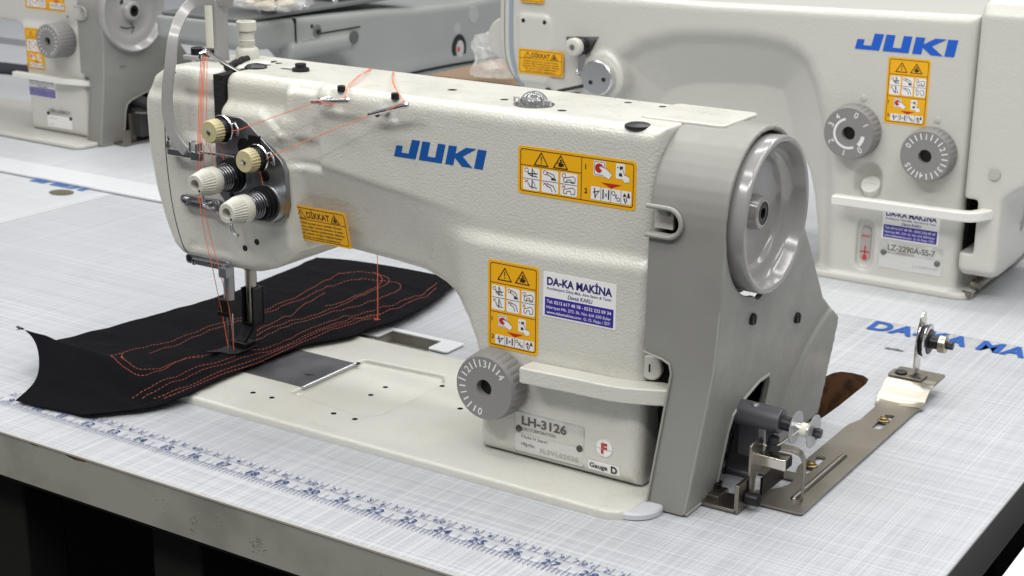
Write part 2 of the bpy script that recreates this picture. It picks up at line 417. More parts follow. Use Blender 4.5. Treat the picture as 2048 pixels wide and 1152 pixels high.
# ------------------------------------------------------------------ flat printed things (labels): u to the right, v downwards, in mm
class Label:
    def __init__(s, W, H): s.W = W; s.H = H; s.items = []
    def poly(s, pts, mi, lay):
        s.items.append((list(pts), [tuple(range(len(pts)))], mi, lay))
    def base(s, r, mi, lay=0, inset=0.0, step=4.0):
        """rounded panel cut into a fan-free strip mesh so that it can follow the surface"""
        s.poly(rrect(inset, s.W-inset, inset, s.H-inset, r), mi, lay)
    def rect(s, x0, y0, x1, y1, mi, lay, r=0.0):
        s.poly(rrect(x0, x1, y0, y1, r, 3) if r else [(x0, y0), (x1, y0), (x1, y1), (x0, y1)], mi, lay)
    def line(s, pts, wd, mi, lay, closed=False):
        N = len(pts)
        for i in range(N if closed else N-1):
            a = Vector(pts[i]); b = Vector(pts[(i+1) % N]); d = b-a
            if d.length < 1e-6: continue
            d.normalize(); n = Vector((-d.y, d.x))*wd/2; e = d*wd*0.35
            s.poly([a-n-e, b-n+e, b+n+e, a+n-e], mi, lay)
    def text(s, x, y, t, size, mi, lay, bold=0.0, shear=0.0, sp=1.0, width=None, ax='LEFT', rot=0.0):
        vs, fs = text2d(t, size, bold, shear, sp, 'LEFT')
        if not vs: return
        x0 = min(v[0] for v in vs); x1 = max(v[0] for v in vs)
        k = (width/(x1-x0)) if width else 1.0
        off = {'LEFT': 0, 'CENTER': -(x1-x0)*k/2, 'RIGHT': -(x1-x0)*k}[ax]
        c, sn = math.cos(rot), math.sin(rot); out = []
        for vx, vy in vs:
            a = (vx-x0)*k+off; b = -vy
            out.append((x+a*c-b*sn, y+a*sn+b*c))
        s.items.append((out, fs, mi, lay))
    def build(s, name, mats, fn, parent, org, lift=0.25, dl=0.07, thick=True):
        """fn(u, v, d): point d mm proud of the carrying surface"""
        mb = MB()
        for pts, fs, mi, lay in s.items:
            mb.add([fn(p[0], p[1], lift+dl*lay) for p in pts], fs, mi)
            if lay == 0 and thick and len(fs) == 1:
                n = len(pts)
                mb.add([fn(p[0], p[1], lift) for p in pts]+[fn(p[0], p[1], -0.3) for p in pts], [(i, (i+1) % n, n+(i+1) % n, n+i) for i in range(n)], mi)
        return mb.build(name, mats, parent, org, fixn=False)

LM = [YEL, BLK, WHT, RED, PUR, NAVY, SILV, SILV2, GTXT, GTXT2]
def tri_sign(L, cx, cy, h, kind):
    w_ = h*0.62
    L.line([(cx, cy-h*0.5), (cx+w_, cy+h*0.5), (cx-w_, cy+h*0.5)], h*0.085, 1, 2, True)
    if kind == 0:
        L.poly([(cx-h*0.05, cy-h*0.2), (cx+h*0.05, cy-h*0.2), (cx+h*0.03, cy+h*0.18), (cx-h*0.03, cy+h*0.18)], 1, 2)
        L.poly(circ(cx, cy+h*0.3, h*0.055, 8), 1, 2)
    else:
        L.poly([(cx-h*0.25, cy+h*0.32), (cx-h*0.1, cy+h*0.05), (cx+h*0.28, cy+h*0.12), (cx+h*0.3, cy+h*0.3), (cx, cy+h*0.4)], 1, 2)
        L.poly(circ(cx+h*0.02, cy-h*0.12, h*0.10, 8), 1, 2)
        L.line([(cx-h*0.3, cy+h*0.12), (cx+h*0.2, cy-h*0.02)], h*0.06, 1, 2)
def okpanels(L, x, y, w_, h, gap):
    for i in range(3):
        x0 = x+i*(w_+gap); L.rect(x0, y, x0+w_, y+h, 2, 2, 1.0)
        L.line([(x0, y+h*0.5), (x0+w_, y+h*0.5)], 0.35, 1, 3)
        L.line(circ(x0+w_*0.2, y+h*0.13, w_*0.11, 12), 0.4, 3, 3, True)
        L.line([(x0+w_*0.1, y+h*0.56), (x0+w_*0.3, y+h*0.68)], 0.42, 3, 3); L.line([(x0+w_*0.3, y+h*0.56), (x0+w_*0.1, y+h*0.68)], 0.42, 3, 3)
        for k in (0, 1):
            oy = y+h*0.5*k
            if i == 0:
                L.line([(x0+w_*.55, oy+h*.05), (x0+w_*.55, oy+h*.40)], 0.75, 1, 3); L.line([(x0+w_*.3, oy+h*.2), (x0+w_*.42, oy+h*.34), (x0+w_*.85, oy+h*.38)], 0.6, 1, 3)
                if k == 0: L.line([(x0+w_*.3, oy+h*.28), (x0+w_*.85, oy+h*.24)], 0.7, 1, 3)
                L.line([(x0+w_*.62, oy+h*.1), (x0+w_*.75, oy+h*.3)], 0.4, 1, 3)
            elif i == 1:
                L.line([(x0+w_*.35, oy+h*.1), (x0+w_*.72, oy+h*.18), (x0+w_*.86, oy+h*.42)], 0.5, 1, 3); L.line([(x0+w_*.3, oy+h*.2), (x0+w_*.55, oy+h*.26), (x0+w_*.64, oy+h*.42)], 0.5, 1, 3)
                if k == 0: L.poly([(x0+w_*.66, oy+h*.28), (x0+w_*.9, oy+h*.42), (x0+w_*.55, oy+h*.42)], 1, 3)
                L.line([(x0+w_*.3, oy+h*.2), (x0+w_*.35, oy+h*.1)], .5, 1, 3)
            else:
                L.line([(x0+w_*.2, oy+h*.24), (x0+w_*.75, oy+h*.12), (x0+w_*.88, oy+h*.2), (x0+w_*.86, oy+h*.4), (x0+w_*.66, oy+h*.42), (x0+w_*.62, oy+h*.28), (x0+w_*.4, oy+h*.3), (x0+w_*.36, oy+h*.42), (x0+w_*.2, oy+h*.40)], 0.42, 1, 3, True)
                if k == 0: L.line([(x0+w_*.3, oy+h*.4), (x0+w_*.8, oy+h*.36)], .5, 1, 3)
def stop_hand(L, x, y, k):
    L.rect(x, y, x+8.2*k, y+9.5*k, 2, 2, 0.8)
    L.line(rrect(x+.7*k, x+7.5*k, y+.7*k, y+8.8*k, .6), .3, 1, 3, True)
    L.poly(circ(x+4*k, y+4.6*k, 3.0*k, 18), 3, 3)
    L.poly([(x+4*k, y+4.2*k), (x+5.2*k, y+3.2*k), (x+9*k, y+4.2*k), (x+13*k, y+7.5*k), (x+11*k, y+10.6*k), (x+7*k, y+9*k), (x+5*k, y+7*k), (x+6.2*k, y+6*k)], 2, 4)
    L.line([(x+5*k, y+3.4*k), (x+9*k, y+4.2*k), (x+13*k, y+7.5*k)], .28, 1, 5)
def switch_hand(L, x, y, k):
    L.rect(x, y, x+6.2*k, y+9.5*k, 2, 2, 0.8)
    L.rect(x+2.6*k, y+1.6*k, x+4.8*k, y+3.8*k, 1, 3); L.rect(x+2.2*k, y+5.8*k, x+4.6*k, y+7.8*k, 1, 3); L.poly(circ(x+1.3*k, y+2.6*k, .5*k, 8), 1, 3)
    L.poly([(x+3.6*k, y+3.2*k), (x+4.7*k, y+3.4*k), (x+6*k, y+6.6*k), (x+9*k, y+7.2*k), (x+9.6*k, y+10.5*k), (x+6.5*k, y+11.4*k), (x+4*k, y+8.6*k), (x+4.6*k, y+7.6*k)], 2, 4)
    L.line([(x+4.7*k, y+3.4*k), (x+6*k, y+6.6*k), (x+9*k, y+7.2*k)], .28, 1, 5)
def tools(L, x, y, w_, h):
    L.rect(x, y, x+w_, y+h, 2, 2, 0.8)
    q = w_/4
    for i in (1, 2, 3): L.line([(x+q*i, y), (x+q*i, y+h)], .3, 1, 3)
    L.line([(x+q*.35, y+h*.15), (x+q*.45, y+h*.85)], .8, 1, 3); L.line([(x+q*.2, y+h*.45), (x+q*.8, y+h*.3)], .5, 1, 3); L.line([(x+q*.5, y+h*.7), (x+q*.85, y+h*.25)], .5, 1, 3)
    for a in (.22, .78): L.line([(x+q*(1+a), y+h*.15), (x+q*(1+a), y+h*.82)], .9, 1, 3)
    L.line([(x+q*1.4, y+h*.4), (x+q*1.6, y+h*.65)], .4, 1, 3); L.line([(x+q*1.6, y+h*.4), (x+q*1.4, y+h*.65)], .4, 1, 3)
    L.line(circ(x+q*2.25, y+h*.3, h*.15, 10), .4, 1, 3, True); L.line(circ(x+q*2.75, y+h*.72, h*.13, 10), .4, 1, 3, True)
    L.line([(x+q*2.4, y+h*.4), (x+q*2.6, y+h*.65)], .5, 1, 3); L.line([(x+q*2.62, y+h*.35), (x+q*2.4, y+h*.7)], .4, 1, 3)
    L.poly([(x+q*3.15, y+h*.45), (x+q*3.35, y+h*.15), (x+q*3.55, y+h*.42)], 1, 3); L.poly([(x+q*3.68, y+h*.1), (x+q*3.78, y+h*.1), (x+q*3.9, y+h*.5), (x+q*3.6, y+h*.5)], 1, 3)
    L.line([(x+q*3.3, y+h*.55), (x+q*3.45, y+h*.9)], .8, 1, 3); L.line([(x+q*3.5, y+h*.5), (x+q*3.6, y+h*.8)], .6, 1, 3)

def warn_portrait():
    L = Label(38.5, 59); L.base(2.2, 0)
    L.line(rrect(1.9, 36.6, 1.9, 57.1, 1.6), .5, 1, 1, True)
    tri_sign(L, 12.8, 8.5, 8.2, 0); tri_sign(L, 26.2, 8.5, 8.2, 1)
    L.line([(1.9, 15), (36.6, 15)], .45, 1, 1); okpanels(L, 3.2, 16.6, 9.8, 16.4, 1.5); L.line([(1.9, 34.6), (36.6, 34.6)], .45, 1, 1)
    L.text(3.0, 41, '1', 4.0, 1, 1, .03); stop_hand(L, 8.2, 36.2, .85); switch_hand(L, 23.5, 36.2, .92)
    L.poly([(14.5, 46.8), (27.5, 46.8), (21, 49.3)], 3, 2); L.text(3.0, 53, '2', 4.0, 1, 1, .03); tools(L, 6.0, 49.8, 29.5, 6.4)
    return L
def warn_landscape():
    L = Label(84, 30.5); L.base(2.4, 0)
    L.line(rrect(1.9, 82.1, 1.9, 28.6, 1.6), .5, 1, 1, True)
    tri_sign(L, 17, 7, 8, 0); tri_sign(L, 31, 7, 8, 1)
    L.line([(1.9, 12), (46, 12)], .45, 1, 1); L.line([(46, 1.9), (46, 28.6)], .45, 1, 1); okpanels(L, 4, 13.2, 12, 14.4, 1.6)
    L.text(48.5, 9, '1', 4.4, 1, 1, .03); stop_hand(L, 54.5, 2.6, 1.0); switch_hand(L, 70, 2.6, 1.0)
    L.poly([(60, 15.8), (74, 15.8), (67, 18.6)], 3, 2); L.text(48.3, 24, '2', 4.4, 1, 1, .03); tools(L, 53, 19, 28, 8.2)
    return L
def dikkat():
    L = Label(51, 27); L.base(1.2, 0)
    L.line(rrect(1.7, 49.3, 1.7, 25.3, 1.8), .5, 1, 1, True)
    tri_sign(L, 10.5, 6.2, 6.2, 0); tri_sign(L, 40.5, 6.2, 6.2, 1); L.text(25.5, 8.7, 'DİKKAT', 6.6, 1, 1, .022, ax='CENTER', width=20.5)
    L.line([(1.7, 10.3), (49.3, 10.3)], .45, 1, 1)
    for i, t in enumerate(('Hareketli parçalar zarar verebilir. Parmak', 'koruyucu, diğer emniyet donanımı ve kapak', 'takılmadan makinayı çalıştırmayın. Makinayı', 'hafif, onarım ve iğne değiştirmeden', 'önce mutlaka kapatınız.')):
        L.text(25.5, 13.6+i*2.65, t, 2.3, 1, 1, .018, ax='CENTER', width=(39, 41, 42, 37, 34)[i])
    return L
def daka():
    L = Label(52.5, 29.5); L.base(.6, 2)
    L.text(26.2, 8.2, 'DA-KA MAKİNA', 7, 5, 1, .04, width=47, ax='CENTER')
    L.text(26.2, 11.4, 'Konfeksiyon Dikiş Mak. Alım-Satım & Tamir', 2.6, 5, 1, .012, width=46.5, ax='CENTER')
    L.text(27, 15.3, 'Davut KARLI', 3.6, 5, 1, .02, .2, width=18, ax='CENTER')
    L.rect(1.4, 16.4, 51, 28.4, 4, 1)
    L.text(2.8, 20.2, 'Tel: 0212 617 48 78 - 0532 232 09 34', 3, 2, 2, .012, width=46.5)
    L.text(2.8, 23.8, 'Hürriyet Mh. 272. Sk. No: 6/A 500 Evler', 2.7, 2, 2, .006, width=46.5)
    L.text(2.8, 27.1, 'www.dakamakina.com  G. O. Paşa / İST.', 2.7, 2, 2, .006, width=46.5)
    return L
LOGO = [[(0, 0), (.02, .60), (.30, .60), (.285, .25), (.60, .25), (.635, 1), (.985, 1), (.94, 0)],
        [(1.08, 0), (1.08, 1), (1.42, 1), (1.42, .25), (1.74, .25), (1.74, 1), (2.06, 1), (2.06, 0)],
        [(2.20, 0), (2.20, 1), (2.54, 1), (2.54, .60), (2.92, 1), (3.34, 1), (2.86, .52), (3.34, 0), (2.9, 0), (2.54, .40), (2.54, 0)],
        [(3.40, 0), (3.40, 1), (3.76, 1), (3.76, 0)]]
def logo(L, x, y, wd, h, mi, lay, shear=.16):
    k = wd/(3.76+shear)
    for p in LOGO: L.poly([(x+(a+shear*b)*k, y-b*h) for a, b in p], mi, lay)

# ================================================================== the tables and the room
def table(name, x0, x1, y0, y1, label, top_m, edge_m=EDGE, holes=(), group='sewing tables in rows', front_legs=True):
    org = ((x0+x1)/2, (y0+y1)/2, -34)
    t = empty(name, org, label, 'table', group)
    # top sheet with cut-outs, side bands, underside
    bm = bmesh.new()
    bm2 = bpy.data.curves.new('c', 'CURVE'); bm2.dimensions = '2D'; bm2.fill_mode = 'FRONT'
    def spl(pts):
        sp = bm2.splines.new('POLY'); sp.points.add(len(pts)-1); sp.use_cyclic_u = True
        for p, q in zip(sp.points, pts): p.co = (q[0], q[1], 0, 1)
    spl(rrect(x0, x1, y0, y1, 3, 3))
    for h in holes: spl(h)
    bm2.extrude = 16.4; bm2.resolution_u = 1
    o = bpy.data.objects.new('c', bm2); COL.objects.link(o)
    me = o.evaluated_get(bpy.context.evaluated_depsgraph_get()).to_mesh()
    mb = MB(); mb.add([(v.co.x, v.co.y, v.co.z-17) for v in me.vertices], [tuple(p.vertices) for p in me.polygons])
    nrm = [p.normal.copy() for p in me.polygons]
    bpy.data.objects.remove(o); bpy.data.curves.remove(bm2); bm.free()
    top = mb.build('table_top', [top_m, edge_m, WOODIN], t, org, ang=30)
    inner = []
    for p in top.data.polygons:
        if abs(p.normal.z) > .5: p.material_index = 0 if p.center.z*1000+org[2] > -5 else 2
        else:
            cx, cy = p.center.x*1000+org[0], p.center.y*1000+org[1]
            onrim = cx < x0+4 or cx > x1-4 or cy < y0+4 or cy > y1-4
            p.material_index = 1 if onrim or (350 < cx < 420 and 250 < cy < 290) else 2
    b = MB()
    b.box(x0+2, x1-2, y0+2, y1-2, -36.5, -33.6)
    if not holes: b.build('underside', LEGM, t, org)
    else:
        b = MB(); b.box(x0+2, 700, y0+2, y1-2, -36.5, -33.6); b.build('underside', LEGM, t, org)
    if front_legs:
        for lx in (x0+60, x1-60):
            for ly in (y0+45, y1-60):
                l = MB(); l.box(lx-22, lx+22, ly-15, ly+15, -760, -36.6); l.build('leg', LEGM, t, org, bevel=2)
    return t, org

oval = [(704, 402), (712, 404), (722, 403), (728, 397), (730, 386), (730, 330), (729, 302), (724, 290), (714, 288), (705, 290), (700, 300), (698, 330), (698, 385), (700, 396)]
hinge_cut = rrect(358, 412, 258, 282, 2, 3)
TA, OA = table('sewing_table', -182, 881, -44.5, 541, 'long sewing table with a printed blue ruler along its worn front edge', TABLE, EDGE, (oval, hinge_cut), front_legs=False)
# table frame under the near edge
for x0 in (375, 200, 640):
    l = MB(); l.box(x0, x0+46, -14, 24, -760, -37); l.build('leg', LEGM, TA, OA, bevel=3)
l = MB(); l.box(-150, 850, 330, 350, -760, -37); l.build('shade_panel', DARK, TA, OA)  # added dark panel, keeps the space under the table black
l = MB(); l.box(-150, 850, 4, 330, -764, -744); l.build('foot_shelf', FLOORM, TA, OA)

# printed ruler
mb = MB(); zt = 0.0
def flat(mb, pts, lift=0.0): mb.add([(x, y, lift) for x, y in pts], [tuple(range(len(pts)))])
R0, R1 = 215, 800
flat(mb, [(R0, 5.8), (R1, 5.8), (R1, 6.1), (R0, 6.1)], .06); flat(mb, [(R0, -5.6), (R1, -5.6), (R1, -5.3), (R0, -5.3)], .06)
def tick(x, ya, yb, wd=.36, sl=0.0): flat(mb, [(x-wd/2+sl*ya, ya), (x+wd/2+sl*ya, ya), (x+wd/2+sl*yb, yb), (x-wd/2+sl*yb, yb)], .07)
def rtext(s, x, y, size, sh, ax, lift=.08):
    vs, fs = text2d(s, size, .012, sh)
    xs = [v[0] for v in vs]; off = -min(xs) if ax == 'L' else -max(xs)
    mb.add([(x+vx+off, y+vy, lift) for vx, vy in vs], fs)
for i in range(int(R0/25.4*8)+1, int(R1/25.4*8)):
    x = i*25.4/8; k8 = i % 8
    tick(x, -11.0, 6 if k8 == 0 else (1.2 if k8 == 4 else (-2.4 if k8 % 2 == 0 else -5.3)), .55 if k8 == 0 else .42, .02)
    if k8 == 0:
        d = str(i//8)
        rtext(d[0], x-1.1, -3.8, 9.0, .12, 'R'); rtext(d[1], x+1.1, -3.8, 9.0, .12, 'L') if len(d) > 1 else None
for c in range(R0//10+1, R1//10):
    x = c*10; tick(x, 6, 13.5, .45, .06)
    d = str(c % 10) if c % 10 else None
    if d:
        rtext(d, x-1.2, 7.0, 5.4, .2, 'R'); tick(x-5.6, 11.2, 13.4, .4, .1)
    else:
        rtext(str(c//10), x-1.0, 7.0, 5.6, .2, 'R'); rtext('0', x+1.6, 7.0, 5.6, .2, 'L'); tick(x-5.6, 11.2, 13.4, .4, .1)
mb.build('printed_ruler', INK, TA, OA, fixn=False)
# printed shop name near the back edge
mb = MB()
vs, fs = text2d('DA-KA MAKİNA', 33, .035, .0, 1.05)
k = 84/ (max(v[0] for v in text2d('DA-KA', 33, .035, 0, 1.05)[0]) - min(v[0] for v in text2d('DA-KA', 33, .035, 0, 1.05)[0]))
def dk(v): return (681+v[0]*k, 514+v[1]*1.02-0*v[0], .08)
mb.add([dk(v) for v in vs], fs); mb.build('printed_name', BLUE2, TA, OA, fixn=False)
# knot mark, chips on the front edge, hinge plate, oval hole liner
mb = MB(); flat(mb, [(712, 474), (715, 477), (719, 476), (722, 478), (725, 476), (730, 475), (724, 473), (718, 474), (716, 472)], .07); mb.build('dark_chip', EDGEDARK, TA, OA, fixn=False)
mb = MB()
for (cx, w_, h_) in ((341, 13, 2.6), (424, 3, 1.0), (300, 6, 1.6)):
    pts = [(cx-w_, -1.2), (cx-w_*.5, -h_*.7-1.2), (cx, -h_-1.0), (cx+w_*.6, -h_*.8-1), (cx+w_, -1.1), (cx+w_*.3, -.5), (cx-w_*.4, -.6)]
    mb.add([(a, -44.62, b) for a, b in pts], [tuple(range(len(pts)))])
build_each(mb, 'chipped_spot', WOODIN, TA, OA, fixn=False)
rng = random.Random(3)
mb = MB()
for (cx, cz, n, sp) in ((446, -21, 16, 4), (446, -27, 8, 2), (500, -22, 60, 7), (470, -12, 8, 10), (300, -8, 6, 8), (600, -20, 25, 12), (415, -16, 14, 16)):
    for _ in range(n):
        x = cx+rng.gauss(0, sp*.5); z = max(-32, min(-3, cz+rng.gauss(0, 2.6))); r = rng.uniform(.15, .5)
        mb.add([(x-r*rng.uniform(.6, 2), -44.62, z-r*.5), (x+r, -44.62, z-r*.4), (x+r*rng.uniform(.6, 1.6), -44.62, z+r*.6), (x-r, -44.62, z+r*.5)], [(0, 1, 2, 3)])
o = mb.build('scuff_marks', mat('scuff', (.10, .09, .075), .7), TA, OA, fixn=False); o['kind'] = 'stuff'
# the top laminate lip along the front
mb = MB(); mb.box(-181, 880, -45.1, -43.2, -1.3, 0.03); mb.build('laminate_lip', mat('lip', (.40, .39, .36), .5), TA, OA)

hp = empty('table_hinge_plate', (385, 270, 0), 'white U-shaped metal plate around the small slot in the table', 'hinge plate')
mb = MB()
P_out = rrect(341, 428, 259, 287, 3, 4)
mb.prism(rrect(341, 360, 260.5, 287, 3, 4), lambda a, b, d: (a, b, d), .05, 1.6); mb.prism(rrect(410, 429, 260.5, 287, 3, 4), lambda a, b, d: (a, b, d), .05, 1.6)
mb.box(358, 412, 280.5, 287, .05, 1.5)
mb.build('frame', mat('white_hinge', (.62, .63, .65), .4), hp, (385, 270, 0), bevel=.4)
mb = MB(); mb.box(358.3, 411.7, 258.3, 281.7, -20, -9); mb.build('recess_floor', mat('hinge_grey', (.36, .34, .31), .5), hp, (385, 270, 0))

TB, OB = table('sewing_table', -1300, -183.0, -44.5, 541, 'pale sewing table at the left with cut-off blue lettering and an oval hole', TABLEFAR, EDGE)
mb = MB()
for i in range(6):
    x0 = -310+[0, 13, 33, 47, 60, 78][i]; wv = [11, 11, 12, 11, 14, 9][i]
    sl = 0 if i != 4 else 8
    flat(mb, [(x0, 479), (x0+wv-sl*.6, 479), (x0+wv, 490), (x0+sl*.6, 490)], .08)
mb.build('printed_lettering', mat('blue_print_far', (.04, .13, .36), .5), TB, OB, fixn=False)
mb = MB(); flat(mb, circ(-236, 461, 15, 24, 12), .08); build_each(mb, 'hole', mat('hole_brown', (.10, .085, .05), .7), TB, OB, fixn=False)
mb = MB(); mb.box(-1290, -60, 489, 536, .05, 3.2); o = mb.build('edge_film', FILMW, None, (-700, 512, 0), bevel=1)
o.location = (-.7, .512, 0); tag(o, 'strip of glossy white plastic film along the back edge of the left table', 'film')

TC, OC = table('sewing_table', -180, 1300, 541.3, 1180, 'pale table behind on which the zigzag machine stands', TABLEFAR)
TD, OD = table('sewing_table', -1700, -180.3, 541.3, 1180, 'pale table at the back left carrying the machine with the big round wheel', TABLEFAR)
TE, OE = table('sewing_table', 908, 1500, -44.5, 541, 'white corner of the next table peeking in at the bottom right', mat('white_top', (.72, .73, .73), .4), EDGEDARK)
mb = MB(); mb.box(-2600, 1600, 1230, 2100, -40, 0); o = mb.build('sewing_table', [TABLEFAR], None, (-500, 1650, -40)); o.location = (-.5, 1.65, -.04)
tag(o, 'farthest pale table at the top behind the grey machine', 'table', 'sewing tables in rows')
mb = MB(); mb.box(-6000, 6000, -3000, 6000, -780, -765); o = mb.build('floor', FLOORM, None); tag(o, kind='structure')
mb = MB(); mb.box(-6000, 6000, 4200, 4260, -765, 2600); o = mb.build('wall', mat('wall_paint', (.62, .63, .66), .8), None); tag(o, 'pale grey wall at the back of the workshop', 'wall')
# right edge of the near table is dark
mb = MB(); mb.box(881.02, 881.9, -43, 540, -33.5, -.4); mb.build('side_band', EDGEDARK, TA, OA)

# ================================================================== the near machine
ORG = (626, 107, 0)
M1 = empty('sewing_machine', ORG, 'large cream twin-needle machine in the foreground sewing the black cloth', 'sewing machine', 'industrial sewing machines')
AB = (256, 702, 98, 202, 4, 248); AH = 1.6
AX, AY, AZ = grid(AB, AH)
arm_poly = [(262, 202), (263.5, 216), (269, 226.5), (280, 233.3), (296, 235.5), (690, 235.5), (690, 112), (686.5, 102), (686, 6), (563, 6), (563, 52), (561.5, 66), (557, 80), (549.5, 91), (538, 100), (522, 106.5), (500, 111), (462, 113.5),
            (412, 115.5), (400, 112), (391, 104.5), (380, 97), (366, 92.5), (345, 91.5), (306, 92), (292, 95), (284, 101), (276, 118), (268, 143), (263, 172)]
def arm_front(x, z):
    y = 110.0+0*x+0*z
    zc = np.clip(180-(x-434)*0.14, 160, 181)
    wl = sstep(398, 412, x)*(1-sstep(490, 580, x))
    y = y+wl*0.36*np.maximum(zc-z-1.5, 0)+wl*1.6*(1-sstep(-3, 2, z-zc))
    y = y+4.6*(1-sstep(426, 430.5, x))*sstep(-3, 3, z-zc+4)*sstep(398, 408, x)
    y = y+3.4*(1-sstep(396, 404, x))*sstep(209, 218, z)
    # slanted groove left of the raised panel
    g = (x-401)-(z-220)*0.16; y = y-3.6*sstep(-3, 2, g)*(1-sstep(420, 428, x))*sstep(193, 199, z)*(1-sstep(227, 232, z))
    tr = np.maximum((x-378)*.55+(z-214)*.83, z-214); y = y-2.6*(1-sstep(-2.5, 2.5, tr))*sstep(332, 338, x)*(1-sstep(404, 412, x))*sstep(186, 196, z)
    y = y-1.5*(1-sstep(405, 411, x))*(1-sstep(207, 213, z))*sstep(126, 132, z)*sstep(330, 336, x)
    # recess of the take-up area and below the knobs
    y = y+2.5*sstep(300, 306, x)*(1-sstep(329, 334, x))*sstep(183, 190, z)*(1-sstep(214, 222, z))
    y = y+1.6*sstep(302, 308, x)*(1-sstep(340, 350, x))*(1-sstep(128, 134, z))*sstep(100, 106, z)
    # pockets around the two thread guides
    for gx, gz in ((444, 227), (490, 224.5)):
        y = y+1.2*(1-sstep(6, 8, np.maximum(np.abs(x-gx)*1.0, np.abs(z-gz)*1.2)))
    # column: stands proud, with a ledge along its top
    zl = 151.5+2.0*sstep(600, 690, x)
    wc = sstep(528, 572, x)*(1-sstep(-6, 5, z-zl))
    y = y*(1-wc)+105.0*wc
    return y
d2 = sdpoly(AX[:, 0, :], AZ[:, 0, :], arm_poly)[:, None, :].astype(np.float32)
yf = arm_front(AX[:, 0, :], AZ[:, 0, :])[:, None, :].astype(np.float32)
topdrop = AZ-(241.5-0.0)
V = rmax(d2, np.maximum(yf-AY, AY-196), 9.0)
# the top front edge is rounder than the rest
V = rmax(V, (AZ-235.5)*0.80+(yf+8-AY)*0.60-5.5+0*AX, 4.0)
slot = sdbox(AX, AY, AZ, 331.5, 342.5, 80, 168, 184, 260, 3)
V = smax(V, -slot, 4.0)
arm_y = front_map(V, AB, AH)
arm = solid('arm_casting', V, AB, AH, PAINT, M1, ORG)
def on_arm(x, z, d): return (x, arm_y(x, z)-d, z)

# face plate seam: a thin dark joint following the left end
mb = MB()
seam = [(294, 231), (288, 224), (285.5, 212), (284.5, 190), (284.5, 165), (287.5, 135), (292, 115), (298, 100), (304, 94)]
sp = smooth_path([(x, 0, z) for x, z in seam], 8)
mb.tube([(p.x, arm_y(p.x, p.z)+.15, p.z) for p in sp], .45, 6)
mb.build('face_plate_seam', DARK, M1, ORG)

# bed
BB = (176, 703, 60, 252, -2, 9); BH = 1.25; BZ = 5.5
X, Y, Z = grid(BB, BH)
d2 = sdpoly(X[:, :, 0], Y[:, :, 0], rrect(197, 680, 84, 229, .5))[:, :, None]-16
Vb = rmax(d2, np.abs(Z-(BZ-4))-4, 1.6)
pk = sdpoly(X[:, :, 0], Y[:, :, 0], [(395, 118), (463, 110), (470, 118), (470, 195), (462, 205), (395, 200)])[:, :, None]
Vb = smax(Vb, -(rmax(pk*.6-1.4, 1.9-Z, 1.5)), 1.0)
bed = solid('bed', Vb, BB, BH, BEDPAINT, M1, ORG)
# slide plate
mb = MB(); mb.box(300, 392, 127.5, 190, BZ-2, BZ+.6); mb.build('slide_plate', SLIDE, M1, ORG, bevel=.4)
mb = MB(); mb.cyl((393, 127, BZ-.2), (393, 190.5, BZ-.2), 1.2, 12); mb.build('slide_plate_edge', mat('plate_edge', (.55, .56, .58), .3, .9), M1, ORG)
mb = MB()
for (x, y) in ((380, 150), ):
    mb.prism([(x-4, y-1.5), (x+1, y-2.6), (x+4, y+1), (x+4, y+2.6), (x-2, y+1.2)], lambda a, b, d: (a, b, d), BZ+.55, BZ+.68)
mb.build('finger_notch', BLACK, M1, ORG)
mb = MB(); mb.prism(circ(394, 191.5, 2.2, 10), lambda a, b, d: (a, b, d), BZ-.3, BZ+.5); mb.build('plate_catch', BLACK, M1, ORG)
mb = MB()
for (x, y, z) in ((370, 99, BZ), (388, 99, BZ), (444.5, 100, BZ), (463.5, 100, BZ), (438, 151, 1.9), (437, 170, 1.9), (476, 188, BZ), (513, 158, BZ)):
    mb.prism(circ(x, y, 2.1, 14), lambda a, b, d: (a, b, d), z-.2, z+.06)
build_each(mb, 'bed_screw_hole', DARK, M1, ORG)

# grey belt cover
CB = (684, 750, 90, 312, -3, 246); CH = 1.35
X, Y, Z = grid(CB, CH)
cov = [(96.5, 0), (96.5, 184)]+[(150-53.5*math.cos(math.radians(a)), 184+53.5*math.sin(math.radians(a))) for a in range(8, 150, 8)]+[(206, 176), (240, 133), (266, 101), (296, 82), (300, 76), (303, 2), (302, 0)]
dyz = sdpoly(Y[0], Z[0], cov)[None]
xe = 722.5+15*np.clip(Z/97, 0, 1)+3*np.clip((Z-97)/50, 0, 1)
out = rmax(dyz, np.maximum(X-xe, 690-X), 2.0)
# raised round swelling at the rear of the end face
sw = np.sqrt((Y-312)**2+(Z-8)**2)
out = smin(out, rmax(sw-88+0*X, np.maximum(np.maximum(X-xe-3.5, 705-X), dyz+2.5), 3.0), 2.0)
inn = np.maximum(dyz+4.2, X-xe+4.2)
Vc = np.maximum(out, -inn)
wheelhole = np.sqrt((Y-150)**2+(Z-184)**2)
Vc = np.maximum(Vc, -np.maximum(np.sqrt((Y-149.6)**2+(Z-183.8)**2)-50.4, 730-X))
Vc = np.maximum(Vc, -np.maximum(X-718.5, 235.2-Z)+0*Y)
Vc = np.maximum(Vc, -np.maximum(np.sqrt((Y-152)**2+(Z-141)**2)-11, 729-X))
opening = sdpoly(Y[0], Z[0], [(140.5, -6), (140.5, 44), (143, 54), (150, 58), (176, 66), (190, 66), (193, 60), (193, -6)])[None]
Vc = np.maximum(Vc, -np.maximum(opening, 705-X))
notch = sdpoly(X[:, 0, :], Z[:, 0, :], [(680, 177), (704, 177), (709, 179), (711.5, 184), (709, 190), (704, 192), (680, 192)])[:, None, :]
Vc = np.maximum(Vc, -np.maximum(notch, Y-103))
